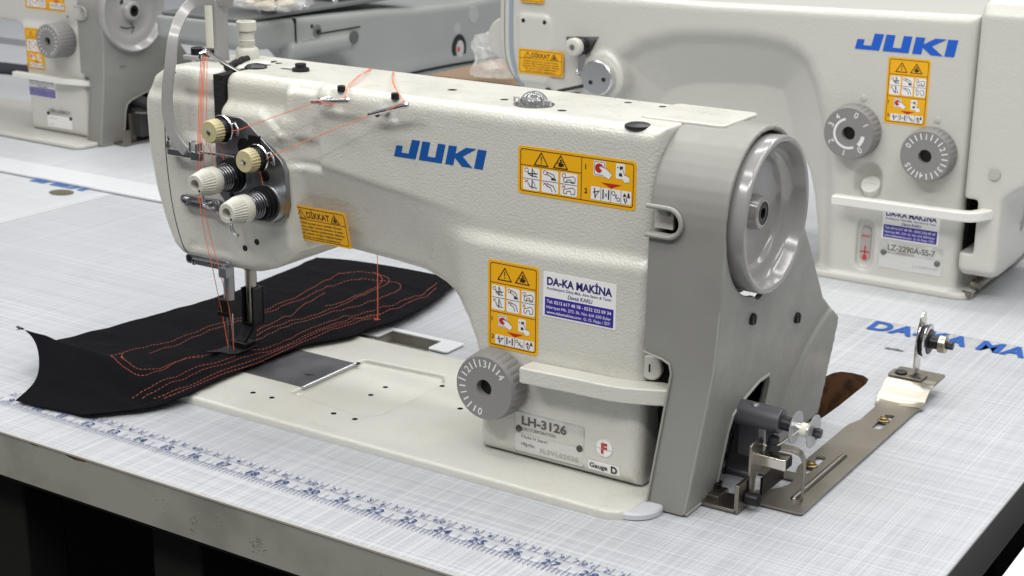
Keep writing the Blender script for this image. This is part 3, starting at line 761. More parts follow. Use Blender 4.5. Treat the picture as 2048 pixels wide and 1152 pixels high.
cut = sdpoly(X[:, 0, :], Z[:, 0, :], [(680, 101.5), (704, 99), (708, 97), (709.5, 92), (696.5, 4), (695, -8), (680, -8)])[:, None, :]
Vc = np.maximum(Vc, -np.maximum(cut, Y-150))
cover = solid('belt_cover', Vc, CB, CH, GREYP, M1, ORG, ang=40)
def xend(z): return 722.5+15*min(max(z/97, 0), 1)+3*min(max((z-97)/50, 0), 1)
mb = MB()
mb.tube([(x, 94.6, z) for x, z in [(690, 175.6), (704, 175.6)]+arcpts(704, 184.4, 8.8, -90, 90, 10)+[(690, 193.2)]], 1.5, 8)
mb.tube([(xend(z)-.1, y, z) for y, z in [(139.2, 1), (139.2, 44), (141.7, 54.5), (149, 59.5), (175, 67.4), (190, 67.6), (194.4, 61), (194.4, 1)]], 1.25, 8)
mb.tube([(696.2, 95.3, 1), (697, 95.3, 5), (710, 95.3, 92), (708.6, 95.3, 97.4), (704, 95.3, 99.6), (690.6, 95.3, 102.4)], .7, 8)
mb.tube([(xend(2), y, 1.2) for y in (98, 139)], .9, 8)
mb.tube([(xend(z)-.9, 97.3, z) for z in (2, 40, 80, 97, 110, 135)], .7, 6)  # lighter tube draws the bright highlight along the front corner
mb.tube([(xend(z)+.2, 300.5-0*z, z) for z in (3, 40, 74)], 1.3, 8)
build_each(mb, 'cover_rim_and_highlight', TRIM, cover, ORG)
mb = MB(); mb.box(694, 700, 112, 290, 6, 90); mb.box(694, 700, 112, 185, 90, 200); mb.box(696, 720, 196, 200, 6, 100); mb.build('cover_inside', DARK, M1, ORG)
mb = MB(); mb.lathe((729.2, 149.6, 183.8), (1, 0, 0), [(0, 49.9), (1.4, 49.9), (1.5, 30)], 64); mb.build('wheel_gap_shade', BLACK, M1, ORG)  # black disc stands for the shade in the gap behind the wheel
mb = MB()
for (y, z) in ((144.5, 118.5), (219, 99)):
    mb = MB(); mb.lathe((xend(z)-1, y, z), (1, 0, 0), [(0, 3.8), (2.6, 3.8), (3.4, 3.0)], 18)
    mb.box(xend(z)+2.0, xend(z)+2.9, y-.5, y+.5, z-3, z+3)
    mb.build('cover_screw', BLACKM, M1, ORG, bevel=.2)
# boss and pin seen in the notches
mb = MB(); mb.lathe((688.5, 115, 87), (0, -1, 0), [(0, 8), (5.5, 8), (6.2, 7.2)], 28); mb.build('plug_boss', PAINT_FAR, M1, ORG)
mb = MB(); mb.box(688, 689, 108.4, 108.9, 84.5, 89.5); mb.build('plug_slot', BLACK, M1, ORG)
mb = MB(); mb.box(690.5, 703, 104, 107, 178, 191); mb.build('notch_tab', PAINT_FAR, M1, ORG); mb = MB(); mb.lathe((700, 104, 187.5), (0, -1, 0), [(0, 1.4), (.6, 1.4)], 12); mb.build('notch_pin', STEEL, M1, ORG)

# hand wheel
WC = (0, 150.5, 184)
prof = [(733, 6), (733, 46), (734.5, 47.6), (737, 48), (746.5, 48.2), (748.6, 47.6), (749.4, 46.4), (749.2, 45.0), (748, 44.2), (742, 42.8), (739, 41.2), (737.4, 38.5), (736.6, 35.4), (735.6, 34.6), (733.5, 33.8), (731.8, 31.5), (731, 27), (731, 12.5), (732.2, 11), (738.8, 10.2), (739.8, 9.4), (739.8, 7.2)]
mb = MB(); mb.lathe((0, WC[1], WC[2]), (1, 0, 0), prof, 96, cap=False); mb.build('hand_wheel', WHEELP, M1, ORG, ang=60)
mb = MB(); mb.lathe((0, WC[1], WC[2]), (1, 0, 0), [(733, 7.3), (739.4, 7.3), (739.6, 6.6), (739.5, 3.4), (734, 3.2)], 32, cap=False); mb.lathe((0, WC[1], WC[2]), (1, 0, 0), [(733, 3.6), (736.8, 3.4), (736.9, .4)], 20); mb.build('wheel_bolt', BLACKM, M1, ORG)
mb = MB(); mb.lathe((731.0, WC[1]+10, WC[2]+22), (1, 0, 0), [(0, 3.2), (.5, 3.2)], 16); mb.lathe((731, WC[1]+3, WC[2]-16), (1, 0, 0), [(0, 1), (.4, 1)], 10)
mb.tube([(731.2, WC[1]-16, WC[2]-27), (731.2, WC[1]-6, WC[2]-24), (731.2, WC[1]-1, WC[2]-14)], .45, 6); mb.build('wheel_mark', BLACK, M1, ORG)

# top cap over the cover
mb = MB(); mb.prism(rrect(660, 717.5, 137, 188, 5), lambda a, b, d: (a, b, d), 234.6, 237.0); mb.build('top_cap', PAINT, M1, ORG, bevel=1.0, seg=3)

# ---- plugs, screws and holes on the top of the arm
TZ = 235.5
mb = MB()
mb.lathe((346, 142, TZ-.3), (0, 0, 1), [(0, 8.2), (1.2, 8.0), (2.6, 6.4), (3.4, 3.2), (3.7, .3)], 28); mb.build('rubber_plug', BLACK, M1, ORG)
mb = MB(); mb.lathe((670, 110+8, TZ-1.6), (0, 0, 1), [(0, 8.4), (1.3, 8.2), (2.2, 6.2), (2.5, .3)], 28); mb.build('rubber_plug', BLACK, M1, ORG)
mb = MB(); mb.lathe((381, 150, TZ-.2), (0, 0, 1), [(0, 6.2), (2.4, 6.2), (2.6, 4), (5.6, 4), (5.7, 2)], 24); mb.build('top_screw', BLACKM, M1, ORG, bevel=.2)
mb = MB(); mb.prism(rrect(362, 385, 148.6, 153.4, 2.2), lambda a, b, d: (a, b, d), TZ-.2, TZ+.12); mb.build('adjusting_slot', STEEL, M1, ORG)
for (x, y) in ((447, 113.5), (493, 112)):
    mb = MB(); mb.lathe((x, y, TZ-2.6), (0, 0, 1), [(0, 2.8), (3.6, 2.8), (4.0, 2.3)], 14); mb.build('clamp_screw', BLACKM, M1, ORG)
mb = MB()
for (x, y, r) in ((337, 172, 2.6), (345, 168, 2.6), (512, 150, 3.3), (560, 140, 2.8), (610, 129, 3.0), (630, 178, 2.6), (655, 178, 2.6), (585, 190, 2)):
    mb.prism(circ(x, y, r, 16), lambda a, b, d: (a, b, d), TZ-.3, TZ+.05)
build_each(mb, 'oil_hole', BLACK, M1, ORG)
sg = MB(); sg.lathe((585, 136, TZ-.4), (0, 0, 1), [(0, 13.2), (.9, 13.2), (1.0, 10.5)], 36); glass = sg.build('oil_sight_window', mat('window_seat', (.10, .10, .10), .15, coat=1.0), M1, ORG)
mb = MB(); mb.sphere((585, 136, TZ), 9.6, 28, 12, 0, (1, 1, .92), 0.0); mb.build('dome', GLASSM, glass, ORG)
mb = MB(); mb.lathe((585, 136, TZ+.5), (0, 0, 1), [(0, 7.6), (3.0, 6.8), (5.5, 4.2), (6.4, 1)], 18, 0, lambda k, i: 1+.14*math.sin(k*3.0)); mb.build('dome_core', mat('dome_core', (.35, .35, .35), .1, coat=1.0), glass, ORG, ang=20)
mb = MB()
for sgn in (-1, 1):
    mb.tube([(585+sgn*9, 136-3, TZ+.8), (585+sgn*9.5, 136-3, TZ+4.0), (585+sgn*13.5, 136-2.0, TZ+4.0), (585+sgn*13.5, 136-2, TZ+.8)], .8, 6)
mb.build('window_clip', mat('clip_grey', (.45, .45, .45), .2, coat=1.0), glass, ORG)

# ---- thread guides on the front shoulder
for (x0, x1, z0, z1) in ((432.5, 466, 226.3, 231.2), (480.5, 513.5, 223.2, 233.3)):
    mb = MB(); mb.cyl((x0, 100.5, z0), (x1, 96.5, z1), 1.7, 14); mb.sphere((x0, 100.5, z0), 1.7, 10, 6)
    mb.cyl((x0+6.5, 114, z0+1.6), (x0+6.5, 100, z0+1.0), 2.3, 14); mb.sphere((x1, 96.5, z1), 2.1, 10, 6)
    mb.build('thread_guide', CHROME, M1, ORG)

# ---- tension group
mb = MB()
pl = [(338, 200), (342, 205.5), (350, 207), (363, 207), (369, 204.5), (399, 181), (402.5, 174), (403.5, 148), (401, 140), (393, 135.5), (374, 134.5), (355, 138), (345, 144), (338, 152)]
mb.prism(pl, lambda a, b, d: (a, d, b), 105.0, 109.5); mb.build('tension_plate', STEEL, M1, ORG, bevel=.6)
for (x, z, r) in ((396, 158, 2.2), (384, 168, 4.0), (352, 150, 2), (366, 187, 6.2)):
    mb = MB(); mb.lathe((x, 105.4, z), (0, -1, 0), [(0, r), (.9, r), (1.2, r*.7)], 16); mb.build('plate_screw', BLACKM, M1, ORG)
mb = MB(); mb.box(357, 381, 102.5, 105.5, 178, 180.5); mb.box(371, 381, 103.4, 105.4, 180, 196); mb.build('guide_bracket', BLACKM, M1, ORG, bevel=.2)
mb = MB(); mb.lathe((390, 105.2, 150.5), (0, -1, 0), [(0, 13.5), (6.5, 13.5), (7, 12.8)], 36); mb.lathe((359, 105.2, 166), (0, -1, 0), [(0, 12), (4, 12), (4.6, 11.4)], 36)
mb.build('tension_base', STEEL, M1, ORG)
def small_tension(x, z):
    k = MB(); k.lathe((x, 105.2, z), (0, -1, 0), [(0, 4), (6, 4), (6, 8.6), (7.0, 9.4), (7.8, 9.4), (8.6, 8.2), (13.5, 7.4), (15, 7.2)], 28); o = k.build('pretension_disc', BLACKM, M1, ORG)
    r = MB(); r.lathe((x, 97.2, z), (0, -1, 0), [(0, 9.9), (.8, 10.1), (1.4, 9.6)], 32, cap=False); r.tube([(x+8, 97.5, z+4), (x+14, 94.5, z+6), (x+17, 94, z+2.6), (x+16.8, 94.4, z-2.4), (x+15.2, 95, z-2.6)], .7, 6)
    r.tube([(x+9.5, 98.5, z-2), (x+15, 96, z-1.5), (x+15.6, 95.8, z+1.5)], .55, 6)
    r.build('wire_loop', CHROME, o, ORG)
    b = MB(); b.lathe((x, 91.2, z), (0, -1, 0), [(0, 8.3), (.5, 8.6), (7.4, 8.0), (8.2, 7.3), (8.3, 3)], 66, 0, lambda q, i: (1.0, .90, .98)[q % 3] if i in (0, 1, 2) else 1)
    kb = b.build('pretension_knob', BEIGEK, M1, ORG, ang=50)
    c = MB(); c.lathe((x, 82.9, z), (0, -1, 0), [(-.4, 2.1), (.6, 2.1), (.9, 1.5)], 14); c.build('pin', CHROME, kb, ORG)
small_tension(353.5, 199.2); small_tension(385, 182.4)
def big_tension(x, z, yb, ln=1.0):
    d = MB(); d.lathe((x, yb, z), (0, -1, 0), [(0, 11.4), (1.0, 12.2), (1.6, 12.2), (2.4, 10), (3.2, 10), (4.0, 12.0), (4.6, 12.0), (5.4, 9.6), (6.2, 9.6), (7.0, 11.2), (7.6, 11.2), (8.4, 8)], 36)
    o = d.build('tension_disc', BLACKM, M1, ORG, ang=50)
    h = [];
    for i in range(0, 6*16+1):
        t = i/16; a = 2*PI*t; r = 9.4-2.4*t/6
        h.append((x+r*math.cos(a), yb-8.5-t*2.1, z+r*math.sin(a)))
    sp_ = MB(); sp_.tube(h, .72, 6); sp_.build('check_spring', mat('spring_steel', (.16, .16, .17), .3, .9), o, ORG)
    c = MB(); c.cyl((x, yb-8, z), (x, yb-24, z), 4.2, 16); c.build('stud', STEEL, o, ORG)
    kn = MB(); y0 = yb-20
    kn.lathe((x, y0, z), (0, -1, 0), [(0, 9.2), (.6, 9.7), (8, 9.8), (8.2, 9.7), (17.5, 7.6), (19.0, 7.2), (19.6, 6.6), (19.6, 3.8), (14, 3.6), (14, .2)], 84, 0, lambda q, i: (1.0, .87, .96)[q % 3] if i in (4,) else ((1.0, .90, .97)[q % 3] if i in (3,) else 1), cap=False)
    k = kn.build('tension_knob', CREAMK, M1, ORG, ang=45)
    p = MB(); p.lathe((x+4.0, y0-19.55, z-3.6), (0, -1, 0), [(0, .95), (.15, .95)], 10); p.build('index_dot', BLACK, k, ORG)
big_tension(359, 166.5, 101)
big_tension(389.5, 151.5, 98.4)

# chrome guides on the face
mb = MB()
mb.box(297, 327, 98.5, 100.0, 173.4, 178.4); mb.box(296, 299, 99, 110, 173.4, 184); mb.box(322, 331, 96, 101, 173, 179.5); mb.box(322, 324, 95, 101, 179, 187); mb.box(328, 330, 95, 101, 179, 186); mb.box(331, 360, 100, 103.5, 178, 180)
mb.build('thread_hook', CHROME, M1, ORG, bevel=.5)
mb = MB(); mb.box(293.5, 297, 103, 107, 173, 190); mb.lathe((297, 100, 180), (0, -1, 0), [(0, 2.2), (.5, 2.2)], 12); mb.build('hook_base', BLACKM, M1, ORG)
mb = MB(); mb.prism(rrect(302, 342, 136, 144, 3.5), lambda a, b, d: (a, d, b), 104, 107.5); mb.build('lower_guide_plate', STEEL, M1, ORG, bevel=.4)
mb = MB(); mb.tube([(330, 106, 140), (330, 99, 141), (331, 98, 146), (331, 98, 152)], 1.2, 8); mb.tube([(330, 98.6, 141), (337, 98.2, 139), (341, 99, 140.5)], 1.2, 8); mb.box(313, 330, 102.4, 103.8, 137.5, 140.5)
mb.lathe((307, 103.8, 140), (0, -1, 0), [(0, 3), (1, 3), (1.3, 2)], 14); mb.build('lower_guide', CHROME, M1, ORG, bevel=.2)
mb = MB(); mb.prism(rrect(305, 347.5, 92.6, 100, 3), lambda a, b, d: (a, d, b), 103.5, 107); mb.box(341, 348.5, 99, 107, 88.5, 96); mb.build('needle_guide_plate', STEEL, M1, ORG, bevel=.5)
mb = MB(); mb.box(313, 345, 101.6, 103.4, 95.2, 97.6); mb.box(313, 315.5, 101.6, 104, 92.5, 97); mb.build('needle_guide', CHROME, M1, ORG, bevel=.4)
mb = MB(); mb.lathe((308.5, 103.6, 96.6), (0, -1, 0), [(0, 2.6), (.8, 2.6), (1, 1.8)], 14); mb.build('guide_screw', BLACKM, M1, ORG)
mb = MB(); mb.tube(smooth_path([(355, 108, 133), (355, 101, 131), (356, 99.5, 127), (358.5, 99.5, 123.5), (361.5, 99.5, 123)], 5), 1.2, 8); mb.build('wire_hook', CHROME, M1, ORG)
mb = MB()
for (x, z) in ((358, 110.5), (369.5, 117)):
    y = arm_y(x, z); mb.lathe((x, y+.4, z), (0, -1, 0), [(0, 2.3), (.55, 2.3)], 16)
build_each(mb, 'face_hole', BLACK, M1, ORG)

# take-up: foam in the slot, lever, guard
mb = MB(); mb.box(332.5, 342, 112, 168, 184, 233.5); mb.build('slot_foam', FOAM, M1, ORG)
mb = MB()
pts = [(333-i*1.5+rng.uniform(-.5, .5), 126+i*3.6, TZ+1.2+rng.uniform(-.5, .6)) for i in range(12)]
mb.tube(smooth_path(pts, 3), 2.6, 8); mb.build('foam_strip', FOAM, M1, ORG)
mb = MB(); mb.tube([(341, 130, 233), (341, 112, 243), (338.5, 99, 252.5), (336, 97.2, 250), (335.5, 97.4, 247)], 1.7, 10); mb.tube([(343.4, 130, 233), (343, 113, 242), (339.8, 100, 251)], 1.2, 8)
mb.build('take_up_lever', CHROME, M1, ORG)
gp = smooth_path([(316, 154, 279), (306, 146, 280.5), (301, 136, 281), (300.5, 126, 279), (302, 114, 271), (304, 104, 258), (304.5, 99, 240), (302.8, 96.5, 222), (302.6, 95.8, 206), (305.5, 96, 192), (310.5, 97, 184), (316.5, 98.5, 178)], 6)
mb = MB(); mb.tube(gp, 1, flat=(4.0, 1.5, (-.55, 1, .25)))
gd = mb.build('take_up_guard', GREYENAM, M1, ORG, bevel=.8, seg=3)
mb = MB(); mb.box(303.6, 307.6, 144, 157, TZ+.2, 281); mb.build('guard_post', GREYENAM, gd, ORG, bevel=1.2, seg=3)
mb = MB(); mb.box(272, 307.6, 144, 157, TZ-1, TZ+2.6); mb.build('guard_foot', GREYENAM, gd, ORG, bevel=1.0)
for (x, y) in ((280, 152), (292, 151.5)):
    mb = MB(); mb.lathe((x, y, TZ+2.6), (0, 0, 1), [(0, 5), (4.6, 5), (5.2, 4.2), (5.2, .3)], 20); mb.build('guard_screw', BLACKM, gd, ORG)
mb = MB(); mb.cyl((270, 180, TZ-4), (270, 180, 320), 5.6, 24); mb.build('regulator_post', mat('ivory_tube', (.62, .61, .52), .45), M1, ORG)
cz = TZ-3
mb = MB(); mb.lathe((311, 172, cz), (0, 0, 1), [(0, 8.2), (.4, 8.6), (9.5, 8.6), (11.5, 6.8)], 84, 0, lambda q, i: (1, 1, .965)[q % 3] if i in (1, 2) else 1)
mb.lathe((311, 172, cz+11.5), (0, 0, 1), [(0, 5.9)]+[(.5+.9*j+dd, rr) for j in range(6) for dd, rr in ((0, 6.2), (.45, 5.6))]+[(6.6, 5.5), (12, 5.5), (12.2, 7.3), (18.6, 7.4), (19, 7.0), (19.0, 5.2), (17, 5.0)], 36, cap=False)
mb.lathe((311, 172, cz+28), (0, 0, 1), [(0, 5.0), (.2, 5.0)], 20)
mb.build('pressure_regulator', CREAMK, M1, ORG, ang=40)

# needle bar, presser bar and feet
mb = MB(); mb.lathe((303, 150, 96), (0, 0, -1), [(0, 4.3), (44, 4.3)], 24); mb.build('needle_bar', mat('ground_steel', (.30, .30, .31), .28, 1.0), M1, ORG)
mb = MB(); mb.box(295.5, 306.5, 145, 155, 41.5, 52); mb.box(295, 308, 144, 147, 39, 42.5); nb = mb.build('needle_clamp', BLACKM, M1, ORG, bevel=.5)
mb = MB()
for x in (300.5, 306): mb.cyl((x, 149, 41), (x, 149, 8.2), .7, 8)
build_each(mb, 'needle', CHROME, nb, ORG)
mb = MB(); mb.lathe((305.5, 172, 92), (0, 0, -1), [(0, 6), (20, 6), (20.5, 5)], 20); mb.build('presser_bar_bush', BLACKM, M1, ORG)
mb = MB(); mb.lathe((305.5, 172, 92), (0, 0, -1), [(0, 4.6), (63, 4.6)], 24); mb.build('presser_bar', mat('presser_steel', (.36, .34, .29), .25, 1.0), M1, ORG)
mb = MB(); mb.box(299.8, 301.8, 166, 178, 28, 57); mb.box(310, 312.5, 166, 178, 28, 57); mb.box(299.8, 312.5, 176, 179, 28, 57); mb.box(300, 312.3, 166, 178, 26, 29)
o = mb.build('presser_foot_shank', BLACKM, M1, ORG, bevel=.5)
mb = MB(); mb.tube([(306, 170, 29), (306, 168, 25), (304, 163, 18), (303.5, 159, 14.5)], 1, flat=(4.4, 1.5, (0, -.7, .7))); mb.build('foot_heel', BLACKM, o, ORG, bevel=.4)
mb = MB(); mb.prism([(294, 168), (313, 168), (313, 146), (309, 141), (296, 141), (294, 146)], lambda a, b, d: (a, b, d), 8.9, 11.2); mb.box(296, 312, 156, 168, 11.2, 15.2)
mb.prism([(294.5, 142), (300, 142), (298.5, 131), (296.5, 129.5), (295, 131)], lambda a, b, d: (a, b, d+(142-b)*.25), 9.1, 10.9); mb.build('presser_foot', BLACKM, M1, ORG, bevel=.5)

# stitch length dial, reverse lever
def dial(x, y, z, r, marks, parent, org, name='stitch_dial', depth=16, M=DIALP, ring=1.0):
    d = MB(); nr = 30
    d.lathe((x, y, z), (0, -1, 0), [(0, r*.98), (1.0, r), (depth-3.5, r*.97), (depth-3.0, r*.955), (depth, r*.92), (depth, r*.25), (depth-6, r*.245), (depth-6, .2)], nr*6, 0,
            lambda q, i: (1.0, 1.0, 1.0, .985, .965, .985)[q % 6] if i in (1, 2) else 1, cap=False)
    o = d.build(name, M, parent, org, ang=30)
    h = MB(); h.lathe((x, y-depth+5.6, z), (0, -1, 0), [(0, r*.24), (.3, r*.24)], 24); h.box(x-r*.22, x+r*.22, y-depth+5.0, y-depth+5.2, z-.6, z+.6, 0); h.build('dial_screw', BLACKM, o, org)
    L = Label(0, 0)
    for it in marks:
        a = math.radians(it[0])                          # clock angle from the top
        cx, cy = math.sin(a), -math.cos(a)
        if len(it) > 2:
            vs, fs = text2d(it[2], r*.30, .012)
            w_ = (min(v[0] for v in vs)+max(v[0] for v in vs))/2; h_ = (min(v[1] for v in vs)+max(v[1] for v in vs))/2
            c, s_ = math.cos(a), math.sin(a)
            pts = [(cx*r*.72+(vx-w_)*c+(vy-h_)*s_, cy*r*.72+(vx-w_)*s_-(vy-h_)*c) for vx, vy in vs]
            L.items.append((pts, fs, 0, 0))
        else:
            L.line([(cx*r*.64, cy*r*.64), (cx*r*(.64+it[1]), cy*r*(.64+it[1]))], r*.045, 0, 0)
    mb = MB()
    for pts, fs, mi, lay in L.items: mb.add([(x+p[0], y-depth-.08, z-p[1]) for p in pts], fs, 0)
    mb.build('dial_marking', WTXT, o, org, fixn=False)
    return o
marks = []
for k, a in enumerate((-170, -110, -50, 2, 52)): marks.append((a, 0, str(k)))
for k in range(4):
    a0, a1 = (-170, -110, -50, 2, 52)[k:k+2]
    for j in (1, 2, 3): marks.append((a0+(a1-a0)*j/4, .17 if j != 2 else .22))
dial(580.5, 103, 57.5, 23.2, marks, M1, ORG)
lv = smooth_path([(606, 96.5, 71.2), (616, 96.3, 71.4), (645, 97, 71.9), (672, 98, 72.2), (690, 103, 72.6), (714, 113, 73)], 4)
mb = MB(); mb.tube(lv, 1, flat=(7.6, 5.4, (0, 0, 1))); mb.build('reverse_lever', PAINT, M1, ORG, bevel=2.2, seg=3)

# ---- labels on the near machine
def put(L, name, mats, x0, z0, parent=M1, skew=0.0, surf=on_arm, org=ORG):
    return L.build(name, mats, lambda u, v, d: surf(x0+u+skew*v, z0-v, d), parent, org)
put(warn_landscape(), 'warning_label', LM, 590.3, 214.6)
put(warn_portrait(), 'warning_label', LM, 571.5, 138.9)
yd0, yd1 = min(arm_y(x, 151.2) for x in (405, 425, 445)), min(arm_y(x, 123) for x in (405, 425, 445))
dikkat().build('danger_label', LM, lambda u, v, d: (396.5+u, yd0+(yd1-yd0)*v/27-d-.4, 148.6-v), M1, ORG)
put(daka(), 'dealer_label', LM, 613.3, 137.6)
L = Label(73, 13); logo(L, 493, 0, 73.5, 12.8, 0, 0)
mb = MB()
for pts, fs, mi, lay in L.items:
    # cut into small pieces so the raised lettering follows the casting
    mb.prism([(p[0], -p[1]) for p in pts], lambda a, b, d: (a, arm_y(a, 195.2+b)-d, 195.2+b), -.4, .35)
mb.build('maker_lettering', BLUE, M1, ORG, bevel=.25)
# type plate
L = Label(53.5, 29); L.base(1.2, 6); L.rect(1, 15.5, 52.5, 28, 7, 1, .8)
L.text(6, 8.6, 'LH-3126', 8.2, 8, 2, .03, width=34); L.text(6, 12.6, 'JUKI CORPORATION', 3.2, 8, 2, width=26)
L.text(6, 18, 'Made in Japan', 3.0, 8, 2, width=20); L.text(6, 23.4, 'Mfg.No.', 3.0, 8, 2, width=10.5); L.text(20, 25.6, '3L3VL02030', 4.6, 9, 2, width=29, sp=1.2)
L.line(rrect(.5, 53, .5, 28.5, 1), .3, 9, 1, True)
tp = put(L, 'type_plate', LM, 592.5, 39.6)
mb = MB()
for (u, v) in ((3.8, 12.2), (50, 15.8)):
    x, z = 592.5+u, 39.6-v; mb.lathe((x, 105.0, z), (0, -1, 0), [(0, 2.3), (.7, 2.2), (1.3, 1.2), (1.4, .2)], 14)
build_each(mb, 'rivet', mat('rivet', (.09, .085, .07), .4, .5), tp, ORG)
L = Label(24, 8); L.base(.5, 6); L.rect(.4, .4, 23.4, 7.1, 2, 1, .4); L.text(1.6, 5.2, 'Gauge', 4.6, 1, 2, .02, width=13); L.text(17, 6.1, 'D', 6.6, 1, 2, .04)
put(L, 'gauge_plate', LM, 648.6, 18.8)
L = Label(14, 14); L.poly(circ(6.6, 6.6, 6.6, 28), 2, 0); L.line(circ(6.6, 6.6, 6.2, 28), .3, 9, 1, True); L.text(4.4, 10.2, 'F', 9.2, 3, 2, .06)
L.line([(1, 7.2), (12.4, 7.6)], .25, 9, 3); L.line([(5.6, .8), (6, 12.6)], .2, 9, 3)
put(L, 'round_sticker', LM, 653.8, 35.2)
# cushion under the bed corner
mb = MB(); mb.lathe((690, 92, .1), (0, 0, 1), [(0, 18.5), (3, 18.5), (4.4, 17.4)], 40); mb.build('bed_cushion', mat('cushion_grey', (.50, .51, .53), .5), M1, ORG)

# ================================================================== cloth and threads
def lerp_poly(pts, t):
    P = [Vector(p) for p in pts]; Ls = [0]
    for i in range(1, len(P)): Ls.append(Ls[-1]+(P[i]-P[i-1]).length)
    s_ = t*Ls[-1]
    for i in range(1, len(P)):
        if s_ <= Ls[i]+1e-9:
            return P[i-1].lerp(P[i], (s_-Ls[i-1])/max(Ls[i]-Ls[i-1], 1e-9))
    return P[-1].copy()
left_e = smooth_path([(233, -3, 1.5), (228, 18, 6.5), (218, 33, 12.5), (200, 48, 20.5), (185, 55.5, 26)], 4)[:-1]+[Vector((176, 57, 28.5)), Vector((184, 63, 22))]+smooth_path([(184, 64, 20), (177, 86, 11.5), (171, 116, 7), (177, 152, 6.4), (184, 188, 7), (191, 237, 7.4), (192, 280, 6.5), (184, 316, 4), (176, 380, 2.5), (170, 411, 2)], 6)
right_e = smooth_path([(300, 4, 2.0), (318, 24, 2.2), (330, 42, 2.6), (339, 69, 6.6), (337, 98, 7.2), (337, 124, 7.3), (339, 157, 7.4), (338, 186, 7.4), (349, 212, 7.6), (358, 232, 7.6), (356, 257, 6.8), (360, 292, 6), (352, 353, 5), (339, 398, 4), (330, 425, 3)], 6)
front_e = smooth_path([(233, -3, 1.5), (250, -1.5, 1.2), (276, 2, 1.4), (300, 4, 2.0)], 6)
back_e = smooth_path([(170, 411, 2), (206, 420, 3), (256, 426, 3), (296, 427, 3), (330, 425, 3)], 6)
NU, NV = 70, 130
c00, c10, c01, c11 = front_e[0], front_e[-1], back_e[0], back_e[-1]
mb = MB(); vs = []
def supp(x, y):
    """height of what the cloth lies on"""
    on = min(max((y-62)/7, 0), 1)*min(max((252-y)/7, 0), 1)*min(max((x-168)/12, 0), 1)
    return 5.7*on*on*(3-2*on)
for j in range(NV+1):
    v = j/NV; lf = lerp_poly(left_e, v); rt = lerp_poly(right_e, v)
    for i in range(NU+1):
        u = i/NU; fr = lerp_poly(front_e, u); bk = lerp_poly(back_e, u)
        p = lf*(1-u)+rt*u + fr*(1-v)+bk*v - (c00*(1-u)*(1-v)+c10*u*(1-v)+c01*(1-u)*v+c11*u*v)
        n1 = noise.noise(Vector((p.x*.012+p.y*.006, p.y*.034, 1.3)))*3.2+(.5-abs(noise.noise(Vector((p.x*.018-p.y*.01, p.y*.045+p.x*.012, 5)))))*3.6-1.1+noise.noise(Vector((p.x*.11, p.y*.08, 9)))*.7
        e = min(u, 1-u, v*1.6, 1-v)*8; e = min(e, 1)
        hemw = math.exp(-((1-u)*10)**2)*noise.noise(Vector((p.y*.07, 3.1, 0)))*2.2
        p.x += hemw*1.3+(noise.noise(Vector((p.y*.06, 7, 0)))*2.0*math.exp(-(u*10)**2) if v > .2 else 0)
        base = max(p.z, 0)
        hemth = 1.3*min(1, max(0, (u-.93)/.02))
        z = max(p.z+.9+n1*e*.75+hemth, supp(p.x, p.y)+1.6+hemth+max(n1, -.6)*.8*e+.6)
        z -= 0 if (u < .25 and v < .3) else 0
        vs.append((p.x, p.y, z))
fs = [(j*(NU+1)+i, j*(NU+1)+i+1, (j+1)*(NU+1)+i+1, (j+1)*(NU+1)+i) for j in range(NV) for i in range(NU)]
mb.add(vs, fs); COR = (255, 200, 0)
cloth = mb.build('black_cloth', FABRIC, None, COR, ang=180); cloth.location = tuple(c*S for c in COR)
tag(cloth, 'strip of black cloth with salmon stitching curled up at its left end', 'cloth')
sm = cloth.modifiers.new('thickness', 'SOLIDIFY'); sm.thickness = 1.0*S; sm.offset = -1
sb = cloth.modifiers.new('sub', 'SUBSURF'); sb.levels = 1; sb.render_levels = 1
bvh = BVHTree.FromPolygons([Vector(v) for v in vs], fs)
def drape(x, y, lift=.35):
    hit = bvh.ray_cast(Vector((x, y, 200)), Vector((0, 0, -1)))
    return Vector((x, y, (hit[0].z if hit[0] else supp(x, y)+2)+lift))
def sew(mb, pts, off=0.0, dash=2.3, gap=1.2, r=.23):
    P = smooth_path([Vector((x, y, 0)) for x, y in pts], 8)
    for _ in range(26): P = [P[0]]+[(P[i-1]+P[i]*2+P[i+1])/4 for i in range(1, len(P)-1)]+[P[-1]]
    if off:
        Q = []
        for i, p in enumerate(P):
            d = P[min(i+1, len(P)-1)]-P[max(i-1, 0)]; d.normalize(); Q.append(p+Vector((-d.y, d.x, 0))*off)
        P = Q
    Ls = [0]
    for i in range(1, len(P)): Ls.append(Ls[-1]+(P[i]-P[i-1]).length)
    T = Ls[-1]; s_ = 0
    def at(s_):
        for i in range(1, len(P)):
            if s_ <= Ls[i]: return P[i-1].lerp(P[i], (s_-Ls[i-1])/max(Ls[i]-Ls[i-1], 1e-9))
        return P[-1]
    while s_ < T-1:
        a, b, c = at(s_), at(min(s_+dash/2, T)), at(min(s_+dash, T))
        mb.tube([drape(a.x, a.y, -.05), drape(b.x, b.y, .32), drape(c.x, c.y, -.05)], r, 5); s_ += dash+gap

